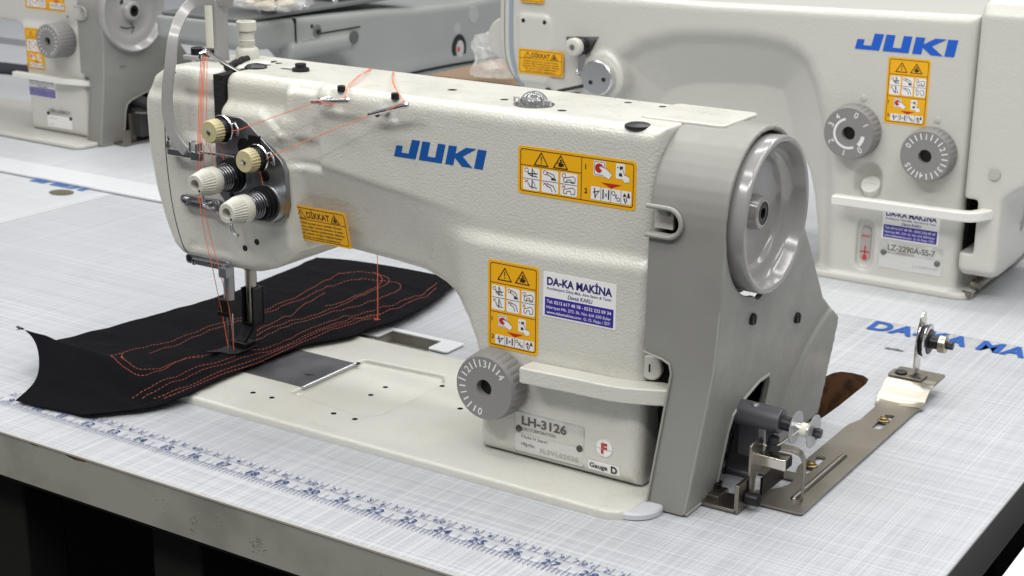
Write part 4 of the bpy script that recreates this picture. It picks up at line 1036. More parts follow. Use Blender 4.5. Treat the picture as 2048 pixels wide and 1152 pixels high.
SEAMS = [
    [ (318, 404), (330, 359), (330, 325), (320, 292), (317, 252), (319, 221), (320, 180), (309, 154), (314, 134), (309, 117), (306, 97), (310, 71), (305, 40) ],
    [ (327, 390), (337, 354), (338, 315), (328, 282), (326, 246), (327, 213), (327, 172), (317, 149), (320, 130), (315, 111), (314, 89), (316, 67), (313, 45) ],
    [ (334, 298), (331, 253), (330, 209), (331, 171), (332, 141), (327, 123), (327, 87), (326, 65), (320, 49) ],
    [ (339, 288), (336, 246), (335, 202), (336, 165), (339, 136), (333, 118), (333, 83), (332, 64), (326, 51) ],
    [ (255, 82), (244, 91), (240, 105), (243, 126), (245, 160), (246, 198), (250, 247), (248, 291), (235, 338), (231, 374), (239, 392), (257, 396), (276, 388), (286, 374), (289, 347), (292, 313), (294, 274), (289, 244), (287, 219), (291, 191) ],
    [ (257, 108), (254, 139), (252, 191), (256, 240), (255, 292), (249, 327), (250, 353), (260, 366) ],
    [ (249, 399), (269, 387), (283, 367), (286, 339), (289, 304), (285, 286) ],
    [ (259, 367), (283, 381), (296, 380), (307, 359), (311, 331), (303, 299), (299, 259), (296, 229), (297, 196), (299, 178) ],
    [ (261, 315), (264, 287), (277, 251), (277, 230), (285, 198) ],
    [ (243, 92), (242, 85), (248, 76), (261, 69), (283, 64), (294, 65), (294, 80), (288, 104), (285, 121), (293, 129), (291, 140), (291, 149) ],
    [ (249, 87), (254, 81), (266, 75), (283, 70), (290, 77), (288, 95), (286, 117), (294, 127) ],
]
mb = MB()
for q in SEAMS: sew(mb, q)
mb.build('stitching', STITCH, cloth, COR)
# frayed tip
mb = MB(); tip = Vector(max((vs[j*(NU+1)] for j in range(NV//2)), key=lambda q: q[2]))
for i in range(7): mb.tube([tip, tip+Vector((-2-rng.uniform(0, 2), -1-rng.uniform(0, 2), rng.uniform(-.5, 1.5))), tip+Vector((-4-rng.uniform(0, 3), -1-rng.uniform(0, 3), rng.uniform(-1, 3)))], .28, 4)
mb.build('frayed_tip', FABRIC, cloth, COR)

def thread(name, strands, label, org, m=THREAD, r=.27):
    mb = MB()
    for s_ in strands: mb.tube(smooth_path(s_, 5), r, 6)
    o = mb.build(name, m, None, org); o.location = tuple(c*S for c in org); tag(o, label, 'thread', 'orange threads on the near machine'); return o
def twin(pts, d): return [pts, [(x+d*math.sin(i*1.3), y+.4*math.cos(i), z+d*math.cos(i*1.7)) for i, (x, y, z) in enumerate(pts)]]
thread('sewing_thread', twin([(404, 200, 226), (411, 192, 234.4), (424, 172, 237.6), (441, 140, 238.6), (454, 112, 236), (463, 97.5, 233.2)], .8)+[[(463, 97.5, 233.4), (452, 95.5, 226.8), (441, 97, 228.5), (435, 98.5, 226)], [(435, 98.5, 226), (400, 96, 212.5), (370, 94, 200.5)], [(370, 94, 200.5), (360, 97, 198), (352, 97, 192), (351, 99, 178), (356, 97, 174)]],
       'orange thread from the left rod guide down to the upper beige knob', (440, 110, 236))
thread('sewing_thread', twin([(424, 200, 226), (431, 192.5, 234.4), (449, 168, 237.4), (480, 128, 239.5), (501, 106, 238), (512.5, 96, 235.4)], .9)+[[(512.5, 96, 236), (500, 96, 229), (492, 99, 227.5), (484, 99.5, 224)], [(484, 99.5, 224), (440, 96, 204.5), (401, 94, 186.6)], [(401, 94, 186.6), (392, 97, 182), (387, 97, 175), (388, 98, 162), (390, 92, 154)]],
       'orange thread from the right rod guide down to the lower beige knob', (490, 110, 230))
st = []
for k, (a, b) in enumerate(((-1.2, -2.6), (.2, -1.2), (1.5, 0), (2.6, 1.6), (4.6, 6.0))):
    st.append([(337+a, 97.5, 250-.2*k), (334.5+(a+b)/2, 96.6, 216), (332.5+b, 96, 186)])
for k, b in enumerate((-3, -.5, 3.5)):
    st.append([(332.5+b, 96, 186), (330+b*.8, 97, 165), (328+b*.5, 97.5, 143)])
for k, dx in enumerate((0, 6.5)):
    st.append([(327+dx*.4, 98, 148), (329.5+dx*.8, 98.5, 122), (334.5+dx, 99.8, 96)])
    a, b = (334.5+dx, 99.8, 96), (299.5+dx*1.35, 143, 49)
    st.append([tuple(a[i]+(b[i]-a[i])*t for i in range(3)) for t in (0, .5, 1)])
    st.append([(299.5+dx*1.35, 143, 49), (300+dx*1.2, 146, 32), (300.7+dx*.9, 148.6, 12)])
st.append([(338, 98.5, 186), (343, 98, 172), (341, 98, 160), (331, 97.5, 148)])
thread('needle_thread', st, 'bundle of orange thread strands running down the face to the needles', (333, 97, 180), r=.28)
thread('sewing_thread', twin([(346.5, 280, 160), (346.5, 280, 110), (346.2, 280, 60), (346, 280, 8.6)], .5)+[[(346, 280, 8.6), (344, 278, 8.9), (346, 276, 8.9), (348, 280, 8.8)]], 'orange thread hanging straight down behind the arm onto the cloth', (346, 280, 8))

# ================================================================== bobbin winder, bobbin, tension pulley plate
BW = (735, 142, 0)
bw = empty('bobbin_winder', BW, 'dark metal bobbin winder with a finger guard in the opening of the belt cover', 'bobbin winder')
mb = MB(); mb.box(706, 747, 118.5, 141, .2, 2.6); mb.box(745, 748, 118.5, 141, .2, 19); mb.box(711, 731, 126, 142, 2.6, 5.0); mb.build('base_bracket', NICKEL, bw, BW, bevel=.6)
mb = MB(); mb.lathe((722, 139, 5), (0, 0, 1), [(0, 5), (3.2, 5), (3.6, 4), (3.6, .3)], 20); mb.build('base_screw', BLACKM, bw, BW)
mb = MB(); mb.lathe((714, 147, 32), (1, 0, 0), [(0, 22), (1, 23), (5, 23), (5.6, 21), (5.6, 10), (7, 9), (7, .3)], 48); fw = mb.build('friction_wheel', mat('wheel_steel', (.42, .42, .43), .3, .9, var=(70, (.28, .28, .29), .4, .6)), bw, BW)
mb = MB()
for a in (20, 92, 164, 236, 308):
    a = math.radians(a); pts = [(147+15*math.cos(a)+5*math.cos(t)*math.cos(a)-3*math.sin(t)*math.sin(a), 32+15*math.sin(a)+5*math.cos(t)*math.sin(a)+3*math.sin(t)*math.cos(a)) for t in [2*PI*k/14 for k in range(14)]]
    mb.prism(pts, lambda p, q, d: (d, p, q), 719.4, 719.9)
build_each(mb, 'wheel_hole', DARK, fw, BW)
mb = MB(); mb.cyl((716, 152, 54.5), (760, 152, 53.5), 8.0, 28); mb.prism([(156, 54), (168, 54), (168, 30), (164, 20), (158, 22)], lambda p, q, d: (d, p, q), 728, 742); mb.prism([(158, 60), (163, 52), (162, 36), (156, 30), (154, 44)], lambda p, q, d: (d, p, q), 748, 754); mb.box(716, 734, 168, 184, 6, 46)
mb.build('winder_body', mat('winder_grey', (.115, .115, .125), .42, .5), bw, BW, bevel=1)
mb = MB(); mb.lathe((716, 141, 60), (1, 0, 0), [(0, 7), (6, 7), (6.4, 5.5), (6.4, 3.2), (3, 3)], 24); mb.cyl((712, 147, 32), (724, 147, 32), 3.6, 14); mb.build('winder_roller', BLACKM, bw, BW)
mb = MB(); mb.lathe((742, 150.5, 61), (0, 0, 1), [(0, 2.4), (1.2, 2.4), (1.6, 1)], 14); mb.tube([(726, 153, 66), (727.5, 149, 68), (729, 146, 70)], 1.2, 8); mb.build('set_screw', CHROME, bw, BW)
mb = MB(); mb.cyl((760, 152, 52.8), (769, 152, 52.2), 4.6, 20); mb.cyl((769, 152, 52), (783, 152, 51.2), 2.4, 14); mb.lathe((781.2, 152, 51.2), (1, 0, -.05), [(0, 3), (2.5, 3.4), (4.5, 2.9), (4.7, .4)], 14, 0, lambda k, i: 1-.16*(k % 3 == 0)); mb.build('spindle', BLACK, bw, BW)
mb = MB(); mb.lathe((757, 147, 36), (0, 0, 1), [(0, 4.6), (4, 4.6), (4.2, 3.6), (8, 3.6), (8.6, 2.4)], 20); mb.build('guide_knob', BLACK, bw, BW)
mb = MB(); mb.prism(rrect(127, 145, 22, 44, 2.5), lambda p, q, d: (d, p, q), 749.5, 751.2); mb.prism([(131, 3), (136, 3), (139, 24), (131, 24)], lambda p, q, d: (d, p, q), 748.6, 750.4); mb.build('guard_plate', NICKEL, bw, BW, bevel=.5)
mb = MB(); mb.prism([(0, 0), (12, 0), (12, 8), (0, 8)], lambda p, q, d: (d, 141+p, 25+q), 750, 768); mb.build('trip_block', SHINY, bw, BW, bevel=1.2)
mb = MB(); mb.prism([(1.5, 1.5), (10.5, 1.5), (10.5, 6.5), (1.5, 6.5)], lambda p, q, d: (d, 141+p, 25+q), 768, 768.2); mb.build('block_mouth', BLACK, bw, BW)
mb = MB(); mb.tube(smooth_path([(752, 152, 35.2), (762, 155, 35.2), (770, 157, 33.5), (773.5, 158, 28), (774, 158.5, 18), (773.6, 158.5, 4)], 6), 1, flat=(4.5, .7, (.7, .2, .7))); mb.build('finger_guard', NICKEL, bw, BW, bevel=.3)
mb = MB(); mb.cyl((749, 129, 8), (757, 129, 8), 4.2, 16); mb.box(751, 752.6, 144, 178, 4, 16); mb.build('pivot', BLACKM, bw, BW)
mb = MB(); mb.box(712, 718, 132, 150, 3, 26); mb.tube([(722, 154, 8), (723, 155, 20), (725, 158, 34)], .8, 6); mb.build('return_spring', BLACKM, bw, BW)

bo = empty('bobbin', (775, 152, 39), 'small steel bobbin with a wisp of white thread on the winder spindle', 'bobbin')
for x in (768.6, 780.2):
    mb = MB(); mb.lathe((x, 152, 51.6), (1, 0, -.05), [(0, .3), (0, 3), (0, 10.6), (.7, 10.7), (.7, 3), (.7, .3)], 40); mb.build('flange', mat('bobbin_alu', (.40, .40, .40), .36, .5), bo, (775, 152, 39))
mb = MB(); mb.lathe((769, 152, 51.6), (1, 0, -.05), [(0, 4), (11.4, 4)], 24); core = mb.build('core', ALU, bo, (775, 152, 39))
mb = MB(); mb.lathe((773, 152, 51.4), (1, 0, -.05), [(0, 4.3), (4, 4.4)], 20); mb.tube(smooth_path([(774, 148.2, 53), (768, 146, 47), (762, 145.5, 41), (757, 144, 38.5), (752, 144, 38.8), (748, 146, 40)], 5), .35, 5); mb.build('white_thread', THREADW, bo, (775, 152, 39))
mb = MB()
for y, z in ((152, 58.5), (157, 46)): mb.prism(circ(y, z, 1.5, 12), lambda p, q, d: (d, p, q), 780.9, 781.05)
mb.prism(circ(151, 58.4, 1.6, 12), lambda p, q, d: (d, p, q), 769.3, 769.5)
build_each(mb, 'flange_hole', BLACK, bo, (775, 152, 39))

TP = (767, 260, 0)
tpz = empty('thread_tension_plate', TP, 'long bent nickel plate with slots beside the machine carrying a small pulley', 'tension plate')
outl = [(749, 137.5), (779, 138), (782, 141), (782.5, 352), (784, 360), (746, 364), (749, 356), (752, 350), (755, 328), (755, 306), (751.5, 296), (751, 207), (757.5, 190), (757.8, 180), (755, 172), (747, 168), (740, 187), (738, 187), (738, 160), (744, 153), (749, 153)]
outl = [(748, 138), (779, 138.5), (781.6, 139.5), (782, 142), (782.3, 345), (784, 356), (752, 356), (754.5, 345), (755, 308), (751.2, 294), (751, 205), (757.6, 186), (757.8, 176), (755.5, 168), (750, 160), (744, 155.5), (744, 143)]
bmc = bpy.data.curves.new('c', 'CURVE'); bmc.dimensions = '2D'; bmc.fill_mode = 'FRONT'; bmc.extrude = .75
def spl2(pts):
    sp = bmc.splines.new('POLY'); sp.points.add(len(pts)-1); sp.use_cyclic_u = True
    for p, q in zip(sp.points, pts): p.co = (q[0], q[1], 0, 1)
spl2(outl); spl2(rrect(767, 773.5, 297, 329, 3.2)); spl2(rrect(755.5, 761.5, 197, 230, 2.9))
oc = bpy.data.objects.new('c', bmc); COL.objects.link(oc); me = oc.evaluated_get(bpy.context.evaluated_depsgraph_get()).to_mesh()
mb = MB(); mb.add([(v.co.x, v.co.y, v.co.z+1.3) for v in me.vertices], [tuple(p.vertices) for p in me.polygons]); bpy.data.objects.remove(oc); bpy.data.curves.remove(bmc)
mb.build('plate', NICKEL, tpz, TP, ang=30)
mb = MB(); mb.tube([(763, 189, 1.3), (752, 190, 1.3), (742, 189, 1.3), (732, 187, 1.3)], 1, flat=(5, .7, (0, 0, 1))); mb.build('plate_arm', NICKEL, tpz, TP)
mb = MB(); mb.tube([(769.5, 156, 1.5), (769.7, 190, 1.5), (770, 238, 1.5)], 2.6, 14); mb.sphere((769.5, 156, 1.5), 2.6, 12, 6); mb.sphere((770, 238, 1.5), 2.6, 12, 6); mb.build('pressed_rib', NICKEL, tpz, TP)
mb = MB(); mb.tube(smooth_path([(768.5, 350, 1.3), (767.5, 356, 1.5), (766.5, 361, 3.2), (766.5, 366, 6.6), (766.8, 371, 10.0), (767.3, 376, 12.0), (767.3, 384, 12.3)], 5), 1, flat=(17.4, .75, (0, -.3, 1)))
mb.build('bent_ramp', mat('satin_steel', (.52, .49, .42), .34, 1.0), tpz, TP, ang=75)
mb = MB(); mb.prism(rrect(749.5, 785, 375.5, 404, 2.5), lambda a, b, d: (a, b, d), 11.4, 12.9); mb.prism(rrect(749, 775, 377, 392, 2), lambda a, b, d: (a, b, d), 13, 14.6); mb.build('top_plate', NICKEL, tpz, TP, bevel=.3)
mb = MB(); mb.lathe((757, 384, 14.6), (0, 0, 1), [(0, 4.6), (1.2, 4.4), (2, 3), (2.2, .3)], 18); mb.prism(circ(772, 381, 1.4, 10), lambda a, b, d: (a, b, d), 14.5, 14.7); mb.build('plate_screw', BLACKM, tpz, TP)
for (x, y) in ((769.8, 315), (758, 211)):
    mb = MB(); mb.lathe((x, y, 2.0), (0, 0, 1), [(0, 4.2), (.8, 4.2), (1.2, 3.2), (2.4, 2.8), (3, .4)], 18); mb.box(x-2.6, x+2.6, y-.4, y+.4, 4.0, 5.1); mb.build('wood_screw', BRASS, tpz, TP)
mb = MB(); mb.tube([(764, 388, 14.4), (766.4, 388, 16), (767, 388, 19), (767, 388, 38), (767.5, 389, 48), (768, 392, 58)], 1, flat=(6.4, .8, (1, 0, .01))); mb.lathe((767.2, 392, 58), (1, 0, 0), [(0, 4.5), (1.6, 4.5)], 16); mb.build('post', SHINY, tpz, TP, bevel=.3)
mb = MB()
for x, r in ((769.5, 13.2), (774, 13.2)): mb.lathe((x, 386, 42.5), (1, 0, 0), [(0, r-2), (.2, r), (.7, r+.2), (1.4, r-1.2), (2.2, r-6), (2.2, .3)], 40)
pu = mb.build('pulley', CHROME, tpz, TP, ang=50)
mb = MB(); mb.lathe((775.4, 386, 42.5), (1, 0, 0), [(0, 10), (1.2, 9), (1.4, 5.2), (7, 4.6), (7, .3)], 28); mb.lathe((770, 386, 42.5), (1, 0, 0), [(1.5, 11.8), (4, 11.8)], 32); mb.build('pulley_core', BLACKM, pu, TP)
mb = MB(); mb.lathe((783, 386, 42.3), (1, 0, 0), [(0, 6.2), (.4, 6.6), (5.2, 6.6), (5.6, 6.0), (5.6, 3.2)], 28, cap=False); mb.build('nut', mat('zinc_nut', (.50, .47, .38), .3, 1.0), pu, TP)
mb = MB(); mb.lathe((780, 386, 42.3), (1, 0, 0), [(0, 3.2), (13, 3.2), (13.4, 2.8), (13.4, .3)], 16, 0, lambda k, i: 1-.1*(k % 2)); mb.build('threaded_end', BLACK, pu, TP)

# ================================================================== the zigzag machine on the table behind
ORG2 = (655, 700, 0)
M2 = empty('sewing_machine', ORG2, 'cream zigzag machine with two grey dials standing behind at the right', 'sewing machine', 'industrial sewing machines')
B2 = (212, 730, 630, 790, -4, 256); H2 = 2.3
X, Y, Z = grid(B2, H2)
body2 = [(226, 250), (226, 190), (229, 172), (238, 155), (256, 141), (300, 137), (340, 135), (362, 124), (400, 114), (450, 111), (520, 111), (545, 106), (558, 90), (566, 68), (572, 44), (576, 13), (578, 0), (716, 0), (716, 250.5), (460, 243.5), (330, 243)]
d2 = sdpoly(X[:, 0, :], Z[:, 0, :], body2)[:, None, :]
ridge = [(200, 120), (300, 120), (345, 172), (358, 190), (386, 208), (425, 219), (466, 222.5), (505, 224), (539, 221), (557, 214), (571, 202), (582, 180), (592, 150), (600, 114), (604, 81), (606, 1), (606, -40), (200, -40)]
rd = -sdpoly(X[:, 0, :], Z[:, 0, :], ridge)                 # >0 inside the hollow under the arm
yf2 = 640+0*rd
hollow = np.clip(rd, 0, 60)
yf2 = yf2+np.where(rd > 0, 3.0*sstep(0, 18, rd)+0.66*np.maximum(hollow-3, 0)*sstep(0, 20, rd), 0)
pad = (1-sstep(0, 2.5, sdpoly(X[:, 0, :], Z[:, 0, :], rrect(253, 289, 150, 216, 5))))
yf2 = yf2-2.2*pad
yf2 = yf2[:, None, :]
V2 = rmax(d2, np.maximum(yf2-Y, Y-782), 8.0)
# foot flare
V2 = smin(V2, rmax(sdpoly(X[:, :, 0], Y[:, :, 0], rrect(577, 730, 636, 785, 14))[:, :, None], np.abs(Z-2)-4, 3), 5)
# oil knob recess and gauge recess
V2 = smax(V2, -(np.sqrt((X-628)**2+(Y-636)**2*.6+(np.maximum(np.abs(Z-94)-6, 0))**2)-13.5), 2.5)
gq = np.sqrt((X-629.5)**2+np.maximum(np.abs(Z-36)-15, 0)**2)
V2 = smax(V2, -np.maximum(gq-8.0, Y-645), 2)
# round seat of the silver cap
V2 = smin(V2, rmax(np.sqrt((X-350)**2+(Z-163)**2)-24+0*Y, np.maximum(637-Y, Y-700), 3), 6)
y2 = front_map(V2, B2, H2)
solid('arm_casting', V2, B2, H2, PAINT_FAR, M2, ORG2)
def on2(x, z, d): return (x, 640-d, z)
# round left end
mb = MB()
P = smooth_path([(243, 0, 242), (243, 0, 190), (246, 0, 168), (253, 0, 152), (258, 0, 144)], 6)
mb.tube([(p.x, y2(p.x, p.z)+.2, p.z) for p in P], 1, flat=(2.4, .9, (0, 1, 0))); mb.build('blue_gasket', mat('gasket', (.28, .32, .38), .4), M2, ORG2)
mb = MB(); P = smooth_path([(235, 0, 240), (235, 0, 190), (238, 0, 168), (246, 0, 152), (253, 0, 146)], 6)
mb.tube([(p.x, y2(p.x, p.z)+.3, p.z) for p in P], .8, 6); mb.build('end_seam', mat('seam_grey', (.20, .19, .17), .6), M2, ORG2)
mb = MB(); mb.lathe((222, 660, 187), (0, 1, 0), [(0, 22), (40, 22)], 28); mb.build('end_bulge', PAINT_FAR, M2, ORG2, bevel=3)
mb = MB()
for (x, z) in ((258.5, 211), (283.5, 211), (289, 142)):
    mb.lathe((x, 638.2, z), (0, -1, 0), [(0, 2.3 if z > 200 else 4.2), (.4, 2.2 if z > 200 else 4.2)], 14)
build_each(mb, 'face_hole', BLACK, M2, ORG2)
# thread tension and silver cap
t2 = MB(); t2.prism([(309, 199), (345, 202), (336, 184), (312, 182)], lambda a, b, d: (a, d, b), 637.6, 640.5); t2 = t2.build('tension_plate', STEEL, M2, ORG2)
mb = MB(); mb.lathe((327, 638, 192), (0, -1, 0), [(0, 9), (8, 9.6), (9, 9), (13, 7)], 28); mb.tube([(335, 634, 185), (341, 632, 190), (346, 632, 200)], .8, 6); mb.build('tension_disc', BLACKM, M2, ORG2)
mb = MB(); mb.lathe((327, 627, 192), (0, -1, 0), [(0, 8.6), (.6, 9.0), (7, 9), (8, 8.0), (8.2, 3.2), (7.2, 3)], 48, 0, lambda q, i: (1, 1, .95)[q % 3] if i in (1, 2) else 1); k = mb.build('tension_knob', CREAMK, M2, ORG2, ang=45)
mb = MB(); mb.lathe((327, 619.6, 192), (0, -1, 0), [(0, 2.6), (.8, 2.4)], 16); mb.build('pin', CHROME, k, ORG2)
mb = MB(); mb.prism([(325, 184), (333, 184), (331, 166), (324, 166)], lambda a, b, d: (a, d, b), 636, 637.2); mb.tube(smooth_path([(324, 635, 171), (324, 634, 165), (328, 634, 163.5), (331, 635, 170)], 4), 1, 6); mb.build('thread_eye', CHROME, M2, ORG2)
mb = MB(); mb.lathe((350, 640, 163), (0, -1, 0), [(0, 17.2), (11.5, 17.2), (12.6, 16.2), (12.6, .3)], 48); cp = mb.build('silver_cap', ALU, M2, ORG2)
mb = MB()
for (x, z) in ((344, 158.5), (358.5, 162.5)): mb.lathe((x, 627.2, z), (0, -1, 0), [(0, 2.2), (.3, 2.2)], 14)
build_each(mb, 'cap_hole', BLACK, cp, ORG2)
mb = MB(); mb.cyl((304, 632, 145), (336, 637, 154), 1.7, 10); mb.build('knee_rod', BLACK, M2, ORG2)
# dials
mk = [(a, .12) for a in range(-150, 151, 300)]
mk = [(-38, 0, '4'), (-68, 0, '3'), (-118, 0, '2'), (-170, 0, '1'), (20, 0, '0'), (60, 0, '1'), (140, 0, '0')]
d1 = dial(613, 639, 140, 25, mk, M2, ORG2, 'stitch_dial', 16)
mb = MB()
def arcband(mb, cx, cz, r0, r1, a0, a1, y):
    n = 24
    for i in range(n):
        q = [math.radians(a0+(a1-a0)*(i+j)/n) for j in (0, 1)]
        mb.add([(cx+r*math.sin(a), y, cz+r*math.cos(a)) for a, r in ((q[0], r0), (q[0], r1), (q[1], r1), (q[1], r0))], [(0, 1, 2, 3)])
arcband(mb, 613, 140, 11.8, 14, -165+360, 140, 622.9) if 0 else arcband(mb, 613, 140, 12, 14.2, -150, -15, 622.85)
arcband(mb, 613, 140, 12, 15.5, 95, 135, 622.85); arcband(mb, 613, 140, 12, 14.2, -205, -150, 622.85)
mb.build('dial_scale', WTXT, d1, ORG2, fixn=False)
mk = []
for k, a in enumerate((-62, 0, 62, 124, 186, 238)): mk.append((a, 0, str(k)))
for k in range(5):
    a0 = (-62, 0, 62, 124, 186, 238)[k]; a1 = (-62, 0, 62, 124, 186, 238)[k+1]
    for j in (1, 2, 3): mk.append((a0+(a1-a0)*j/4, .2))
dial(684, 639, 128, 24, mk, M2, ORG2, 'stitch_dial', 16)
mb = MB()
for (x, z) in ((618.5, 170), (687, 158)):
    mb.lathe((x, 640.3, z), (0, -1, 0), [(0, 3), (.9, 3), (1.2, 2.2), (1.2, .2)], 18)
build_each(mb, 'index_pin', mat('pin_cream', (.5, .49, .45), .4), M2, ORG2)
# knob in the recess, gauge, finger lever
mb = MB(); mb.lathe((629, 655, 84), (0, -.75, .66), [(0, 9.4), (10, 9.4), (11.5, 8.6), (11.5, .3)], 32); mb.box(622, 636, 646.3, 647, 91, 93); mb.build('oil_cap', WHITEP, M2, ORG2)
mb = MB(); mb.prism(rrect(624.5, 634.5, 20, 52, 4.9), lambda a, b, d: (a, d, b), 643.6, 646); gg = mb.build('oil_gauge', GAUGE, M2, ORG2, bevel=.6)
mb = MB(); mb.box(625.5, 633.5, 642.9, 643.3, 43, 43.8); mb.box(625, 634, 642.9, 643.3, 28, 29); mb.box(629, 630, 642.9, 643.3, 17+4, 34); mb.box(627.6, 631.4, 642.95, 643.3, 21, 25); mb.build('gauge_mark', OILRED, gg, ORG2)
mb = MB(); mb.tube(smooth_path([(604, 621, 79), (620, 620, 79.5), (680, 620.5, 80), (722, 621, 80.5), (734, 625, 81.5), (742, 640, 82)], 4), 1, flat=(5, 4.6, (0, 0, 1))); mb.build('finger_lever', WHITEP, M2, ORG2, bevel=2, seg=3)
# end cover
B3 = (712, 862, 628, 800, -2, 268); H3 = 2.4
X, Y, Z = grid(B3, H3)
yc_ = 714+0*X
V3 = rmax(sdpoly(Y[0], Z[0], [(634, 30), (634, 252), (640, 262), (652, 266), (790, 266), (796, 250), (796, 30), (700, 22), (650, 22), (640, 24)])[None], np.maximum(717.5-X, X-(752+70*sstep(90, 150, Z)-0.0*Y)), 6)
V3 = np.maximum(V3, -rmax(np.maximum(Y-686, 600-Y)+0*X, np.maximum(np.maximum(44-Z, Z-93), np.maximum(700-X, X-731)), 6))
solid('end_cover', V3, B3, H3, PAINT_FAR, M2, ORG2)
mb = MB(); mb.box(713, 719, 652, 780, 24, 240); mb.build('cover_inside', DARK, M2, ORG2)
mb = MB(); mb.lathe((743.0, 633, 118), (0, -1, 0), [(0, 5), (1.0, 5), (1.2, .3)], 20); mb.build('cover_plug', mat('plug_grey', (.42, .41, .38), .5), M2, ORG2)
vs, fs = text2d('.JUKI', 26, .02, .15)
mb = MB(); mb.add([(752.8, 700+v[0]*1.2, 60+v[1]*1.1) for v in vs], fs); mb.build('embossed_name', mat('emboss_grey', (.45, .44, .42), .4), M2, ORG2, fixn=False)
mb = MB(); mb.cyl((725, 662, 9), (733, 662, 9), 5, 16); mb.cyl((724, 690, 8), (724, 790, 8), 3.2, 12); mb.box(712, 731, 652, 830, .2, 3); mb.cyl((722, 645, 4), (730, 643, 4), 3, 10); mb.lathe((719, 800, 9), (1, 0, 0), [(0, 7), (4, 7)], 16); mb.build('hinge_bar', NICKEL, M2, ORG2)
mb = MB(); mb.box(724, 728, 710, 750, 6, 13); mb.build('hinge_spring', WHITEP, M2, ORG2)
# labels
L = warn_portrait(); put(L, 'warning_label', LM, 638.5, 209.3, M2, 0, on2, ORG2)
put(daka(), 'dealer_label', LM, 645.2, 74.5, M2, 0, on2, ORG2)
L = dikkat()
L.build('danger_label', LM, lambda u, v, d: (253.5+u*1.04, 637.6-d+.0*v, 183.2-v*.93), M2, ORG2)
L = Label(30, 14); L.base(1, 0); L.line(rrect(1.5, 28.5, 1.5, 12.5, 1), .5, 1, 1, True); L.build('upper_label', LM, lambda u, v, d: (255+u*.9, 637.6-d, 243.5-v), M2, ORG2)
L = Label(94, 15); logo(L, 0, 15, 92, 14.6, 0, 0, .1)
mb = MB()
for pts, f_, mi, lay in L.items: mb.prism([(p[0], 15-p[1]) for p in pts], lambda a, b, d: (607+a, 640-d, 213.4+b+a*.004), -.4, .5)
mb.build('maker_lettering', mat('blue_print_back', (.01, .10, .52), .35), M2, ORG2)
L = Label(59, 26); L.base(1, 6); L.rect(.6, 12, 58.4, 25.4, 7, 1, .8); L.text(8, 8.2, 'LZ-2290A-SS-7', 7.6, 8, 2, .02, width=44); L.text(6, 11.2, 'JUKI CORPORATION', 2.8, 8, 2, width=27)
L.text(32, 21, 'J LZ0024157', 3.4, 9, 2, width=24)
tp = put(L, 'type_plate', LM, 644, 43, M2, 0, on2, ORG2)
mb = MB()
for (u, v) in ((4.5, 11), (54.5, 14)): mb.lathe((644+u, 639.6, 43-v), (0, -1, 0), [(0, 2.8), (.8, 2.7), (1.5, 1.4), (1.6, .2)], 14)
build_each(mb, 'rivet', mat('rivet_grey', (.16, .155, .14), .4, .5), tp, ORG2)
L = Label(20, 30); L.base(1, 0); L.line(rrect(1.5, 18.5, 1.5, 28.5, 1), .6, 1, 1, True)
L.build('side_label', LM, lambda u, v, d: (577.5-d, 665+u, 50-v), M2, ORG2)

# ================================================================== the machine at the back left: the near one's castings again, with its own dial and labels
LX, LY, LROT, LSC = -468.2, 668.0, -0.027, 0.90
M3 = empty('sewing_machine', (LX, LY, 0), 'blurred cream machine at the back left with a large grey wheel and ribbed dial', 'sewing machine', 'industrial sewing machines', LROT, LSC)
def reuse(names, root):
    for o in list(M1.children):
        if o.name.split('.')[0] in names:
            c = o.copy(); COL.objects.link(c); c.parent = root
            for ch in o.children:
                q = ch.copy(); COL.objects.link(q); q.parent = c
reuse(('belt_cover', 'cover_inside', 'notch_tab', 'top_cap'), M3)
B5 = (180, 702, 98, 202, 4, 244); H5 = 2.6
X, Y, Z = grid(B5, H5)
d2 = sdpoly(X[:, 0, :], Z[:, 0, :], [(190, 235), (690, 235), (690, 6), (564, 6), (563, 136), (556, 150), (540, 157), (400, 160), (190, 160)])[:, None, :]
wc = (1-sstep(152, 166, Z))*sstep(550, 566, X)
V5 = rmax(d2, np.maximum(110-5*wc-Y, Y-196), 9)
V5 = rmax(V5, (Z-235)*0.80+(118-Y)*0.60-5.5+0*X, 4.0)
solid('arm_casting', V5, B5, H5, PAINT_FAR, M3, ORG)
def on3(x, z, d): return (x, (105 if z < 155 else 110)-d, z)
mb = MB(); mb.tube(smooth_path([(556, 91, 87), (566, 90.4, 87.2), (600, 90.6, 87), (660, 93, 86.6), (712, 110, 86)], 4), 1, flat=(4.6, 4, (0, 0, 1))); mb.build('finger_lever', WHITEP, M3, ORG, bevel=1.6)
mb = MB(); mb.prism(rrect(181, 716, 62, 244, 16), lambda a, b, d: (a, b, d), 0, 6); mb.build('bed', PAINT_FAR, M3, ORG, bevel=2)
mb = MB(); prof3 = [(a, r*1.18) for a, r in prof]
mb.lathe((0, WC[1], WC[2]+2), (1, 0, 0), [(733, 6), (733, 54), (736, 57), (747, 57), (749, 55), (748, 52.5), (742, 50), (740, 46), (741.5, 40), (739, 36), (737, 31), (737, 16), (739, 14.5), (746, 13), (747, 11.5), (747, 8)], 80, cap=False); wl = mb.build('hand_wheel', GREYENAM, M3, ORG, ang=60)
mb = MB(); mb.lathe((0, WC[1], WC[2]+2), (1, 0, 0), [(736, 8.2), (746.6, 8), (746.4, 4), (742, 3.6), (742, .3)], 28, cap=False); mb.build('wheel_bolt', BLACKM, wl, ORG)
mb = MB()
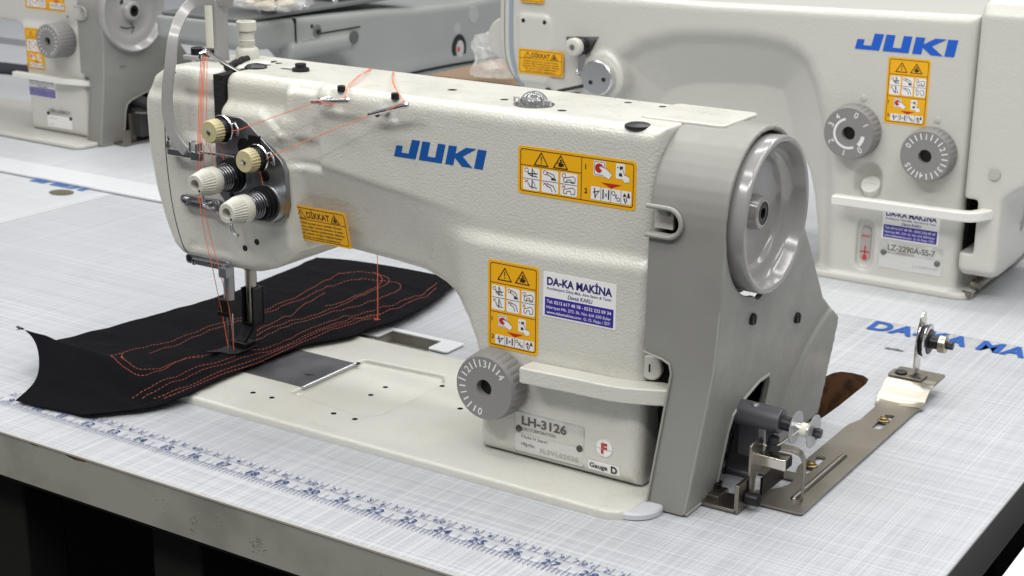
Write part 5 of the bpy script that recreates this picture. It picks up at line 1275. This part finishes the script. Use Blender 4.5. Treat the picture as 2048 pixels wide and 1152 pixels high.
for a in (120, 60):
    a = math.radians(a); mb.lathe((737.2, WC[1]+23*math.cos(a), WC[2]+2+23*math.sin(a)), (1, 0, 0), [(0, 5), (.3, 5)], 16); mb.lathe((737.2, WC[1]+20*math.cos(a+.2), WC[2]+2+16*math.sin(a+.2)), (1, 0, 0), [(0, 3), (.3, 3)], 12)
build_each(mb, 'wheel_hole', BLACK, wl, ORG)
mb = MB(); mb.tube([(737.6, WC[1]-18, WC[2]-19), (737.6, WC[1]-8, WC[2]-22), (737.6, WC[1]+6, WC[2]-22)], .7, 6); mb.tube([(737.6, WC[1], WC[2]-16), (737.6, WC[1]+7, WC[2]-22), (737.6, WC[1]+1, WC[2]-30)], .7, 6); mb.build('wheel_arrow', BLACK, wl, ORG)
mb = MB(); mb.lathe((735, 131, 117), (1, 0, 0), [(0, 10), (3, 10), (3.4, 9)], 28); mb.build('cover_boss', mat('boss_grey', (.16, .155, .15), .5), M3, ORG)
mk = [(a, .16) for a in range(-165, 170, 18)]
dial(653, 104, 144, 25, mk, M3, ORG, 'stitch_dial', 30)
put(warn_portrait(), 'warning_label', LM, 568, 153.5, M3, 0, on3, ORG)
put(warn_landscape(), 'warning_label', LM, 568, 211, M3, 0, on3, ORG)
daka().build('dealer_label', LM, lambda u, v, d: (567+u*1.12, 105-d, 84.5-v), M3, ORG)
L = Label(55, 31); L.base(1.2, 6); L.rect(1, 13, 54, 30, 2, 1, .8); L.text(6, 9, 'DBN-5420N-7', 7, 8, 2, .03, width=44); L.text(6, 12, 'JUKI CORPORATION', 2.6, 8, 2, width=24); L.text(6, 18, 'Made in Japan', 2.6, 8, 2, width=16); L.text(6, 27, 'Mfg.No.', 2.6, 8, 2, width=9)
tp = put(L, 'type_plate', LM, 602, 44.5, M3, 0, on3, ORG)
mb = MB()
for (u, v) in ((4, 11), (51.5, 14)): mb.lathe((602+u, 105.0, 44.5-v), (0, -1, 0), [(0, 2.8), (1.2, 2.5)], 12)
build_each(mb, 'rivet', BLACKM, tp, ORG)
mb = MB(); mb.lathe((656, 110.2, 175), (0, -1, 0), [(0, 1.6), (.5, 1.6)], 10); build_each(mb, 'oil_hole', BLACK, M3, ORG)
# its bobbin winder, seen small
bw3 = empty('bobbin_winder', (LX, LY, 0), 'dark blurred winder mechanism beside the back left machine', 'bobbin winder', None, LROT, LSC)
mb = MB(); mb.box(716, 748, 119, 230, .2, 3); mb.box(745, 749, 116, 128, 3, 22); mb.box(733, 736, 141, 150, 3, 42); mb.build('base_bracket', NICKEL, bw3, ORG)
mb = MB(); mb.lathe((714, 165, 34), (1, 0, 0), [(0, 21), (5, 22), (6, 10)], 32); mb.cyl((716, 165, 56), (757, 165, 53), 9, 20); mb.box(730, 748, 150, 180, 8, 48); mb.build('winder_body', mat('winder_dark', (.06, .06, .065), .4, .5), bw3, ORG, bevel=1)
mb = MB(); mb.tube(smooth_path([(748, 140, 46), (756, 150, 45), (768, 156, 46), (772, 166, 40)], 4), 1, flat=(6, 1, (0, 0, 1))); mb.lathe((750, 176, 24), (1, 0, 0), [(0, 9), (6, 9), (6, 4)], 20); mb.build('finger_guard', NICKEL, bw3, ORG)
# dark thing and cloth left of it
o = MB(); n_ = 14; vs = []; fs = []
for j in range(3):
    for i in range(n_+1):
        x = -1080+i*18; y = 930+j*36+i*3.2; vs.append((x, y, 4+3*noise.noise(Vector((x*.02, y*.03, 2)))+(2 if j == 1 else 0)))
fs = [(j*(n_+1)+i, j*(n_+1)+i+1, (j+1)*(n_+1)+i+1, (j+1)*(n_+1)+i) for j in range(2) for i in range(n_)]
o.add(vs, fs); c2 = o.build('dark_cloth', mat('navy_cloth', (.02, .021, .03), .9), None, (-940, 960, 0), ang=180); c2.location = (-.94, .96, 0)
sm = c2.modifiers.new('t', 'SOLIDIFY'); sm.thickness = .004; tag(c2, 'strip of dark cloth on the far left table edge', 'cloth')

# ================================================================== the grey machine lying along the background, tray, bags and box
GO = (-240, 960, 0)
G = empty('coverstitch_machine', GO, 'long plain grey machine lying across the top between the two cream machines behind', 'sewing machine', 'industrial sewing machines')
BG = (-330, -170, 690, 1330, -2, 176); HG = 3.2
X, Y, Z = grid(BG, HG)
side = [(698, 166), (700, 140), (712, 131), (800, 126), (880, 112), (905, 96), (940, 60), (1000, 44), (1150, 42), (1230, 50), (1300, 70), (1310, 130), (1290, 150), (1180, 146), (1060, 150), (980, 156), (860, 161)]
V4 = rmax(sdpoly(Y[0], Z[0], side)[None], np.maximum(-320-X, X+180), 9)
V4 = smin(V4, sdbox(X, Y, Z, -320, -182, 930, 1310, -2, 80, 10), 10)
V4 = smin(V4, rmax(np.sqrt((X+188)**2+(Z-122)**2)-13+0*Y, np.maximum(790-Y, Y-912), 4), 3)
solid('arm_casting', V4, BG, HG, GREYM, G, GO)
mb = MB(); mb.box(-318, -178.5, 800, 801.6, 128, 162); mb.box(-179.6, -178.8, 848, 930, 137.6, 139); mb.box(-179.6, -178.8, 812, 848, 131, 132.4, 0, Matrix.Identity(4)); mb.build('panel_seam', DARK, G, GO)
mb = MB(); mb.lathe((-181, 843, 142), (1, 0, 0), [(0, 8), (2, 8), (2, 4)], 20); mb.build('stud', mat('stud_grey', (.22, .23, .22), .3, .6), G, GO)
mb = MB(); mb.lathe((-180, 844, 141), (1, 0, 0), [(0, 3.4), (2.6, 3.4)], 16); mb.lathe((-180.5, 833, 149), (1, 0, 0), [(0, 2.6), (1.2, 2.6)], 14); mb.lathe((-181, 812, 130), (1, 0, 0), [(0, 4), (1.4, 4)], 14); build_each(mb, 'stud_hole', BLACK, G, GO)
mb = MB(); mb.lathe((-188, 908, 122), (0, 1, 0), [(0, 11), (5.4, 11), (5.4, .3)], 24); mb.lathe((-176, 911, 127), (1, 0, 0), [(0, 8.5), (2.4, 8.5), (2.4, .3)], 24); mb.build('cylinder_cap', mat('cap_dark', (.09, .095, .09), .5), G, GO)
mb = MB(); mb.prism(circ(1158, 82, 18, 28, 21), lambda p, q, d: (d, p, q), -181, -178.6); gw = mb.build('oil_window', BLACKM, G, GO, bevel=1)
mb = MB(); mb.prism(circ(1159, 82, 9.5, 24, 12.5), lambda p, q, d: (d, p, q), -178.6, -178.2); mb.build('window_glass', mat('window_grey', (.42, .43, .42), .1, coat=1), gw, GO); mb = MB(); mb.prism(circ(1155, 82, 3.6, 16, 4), lambda p, q, d: (d, p, q), -178.2, -177.9); mb.build('red_mark', OILRED, gw, GO)
mb = MB(); mb.lathe((-181, 1154, 112), (1, 0, 0), [(0, 8), (1.2, 8), (1.2, 3)], 20); mb.lathe((-181, 1196, 127), (1, 0, 0), [(0, 12.5), (1.5, 12)], 24); build_each(mb, 'round_pad', mat('pad_grey', (.36, .375, .37), .4), G, GO)
mb = MB(); mb.tube(smooth_path([(-178, 930, 54), (-177, 1024, 62), (-177, 1120, 62), (-177, 1190, 60), (-177, 1260, 58)], 4), 1.6, 6); mb.build('lower_seam', DARK, G, GO)
mb = MB(); mb.box(-312, -184, 704, 1050, 166, 171); mb.build('top_plate', mat('top_grey', (.19, .195, .195), .35, .4), G, GO, bevel=2)
mb = MB(); mb.box(-300, -200, 905, 1060, 171, 190); mb.build('upper_box', mat('box_grey', (.13, .135, .135), .4), G, GO, bevel=4)
mb = MB()
for (x, y) in ((-192, 838), (-196, 900), (-206, 768)): mb.lathe((x, y, 171), (0, 0, 1), [(0, 4.5), (3, 4.5), (4, 3)], 16)
build_each(mb, 'top_bolt', CHROME, G, GO)
def crumple(name, c, r, n, m_, label, cat, seed, flat_=.45, amp=.28):
    bm = bmesh.new(); bmesh.ops.create_icosphere(bm, subdivisions=4, radius=1)
    for v in bm.verts:
        q = v.co*1.8+Vector((seed, seed*2, seed))
        k = 1+amp*noise.noise(q)+amp*.9*abs(noise.noise(q*2.3))+amp*.35*noise.noise(q*6)
        v.co = Vector((v.co.x*r[0]*k, v.co.y*r[1]*k, max(v.co.z*r[2]*k, -r[2]*.55)))
    me = bpy.data.meshes.new(name); bm.to_mesh(me); bm.free()
    for v in me.vertices: v.co *= S
    me.materials.append(m_); me.polygons.foreach_set('use_smooth', [True]*len(me.polygons)); me.set_sharp_from_angle(angle=math.radians(28))
    o = bpy.data.objects.new(name, me); link(o); o.location = tuple(a*S for a in c); tag(o, label, cat); return o
crumple('plastic_bag', (-192, 770, 186), (52, 40, 14), 0, BAGM, 'clear bag of beige parts lying on the grey machine under a wire frame', 'bag', 3.1)
mb = MB()
for i in range(9):
    x, y = -225+rng.uniform(0, 60), 755+rng.uniform(0, 30); mb.sphere((x, y, 180+rng.uniform(0, 5)), rng.uniform(5, 9), 10, 6, 0, (1.4, 1, .7))
o = mb.build('spare_part', PARTS, None, (-195, 770, 178)); o.location = (-.195, .77, .178); tag(o, 'beige spare parts inside the clear bag on the grey machine', 'parts')
mb = MB(); mb.tube([(-250, 735, 196), (-168, 735, 196), (-136, 800, 198), (-225, 800, 198)], 1.8, 8, closed=True); mb.tube([(-200, 765, 172), (-200, 768, 200)], 2.6, 8); mb.tube([(-186, 770, 172), (-178, 772, 204)], 2.6, 8)
o = mb.build('wire_frame', BLACKM, None, (-195, 765, 172)); o.location = (-.195, .765, .172); tag(o, 'black bent wire frame standing over the clear bag at the top', 'wire frame')
mb = MB(); mb.box(30, 158, 800, 1010, .1, 104); o = mb.build('cardboard_box', CARD, None, (150, 900, 0), bevel=1.5); o.location = (.15, .9, 0); tag(o, 'brown cardboard box on the back table behind the zigzag machine head', 'box')
mb = MB(); mb.box(40, 150, 812, 1000, 104.2, 108.6); o2 = mb.build('lid', mat('lid_brown', (.10, .07, .045), .8), o, (150, 900, 0))
mb = MB(); mb.box(28, 160, 798, 1012, 108.8, 113); mb.build('lid_top', CARD, o, (150, 900, 0), bevel=1)
crumple('plastic_bag', (116, 800, 136), (26, 20, 30), 0, BAGM, 'crumpled clear bag wedged beside the round end of the zigzag machine', 'bag', 8.3, amp=.34)
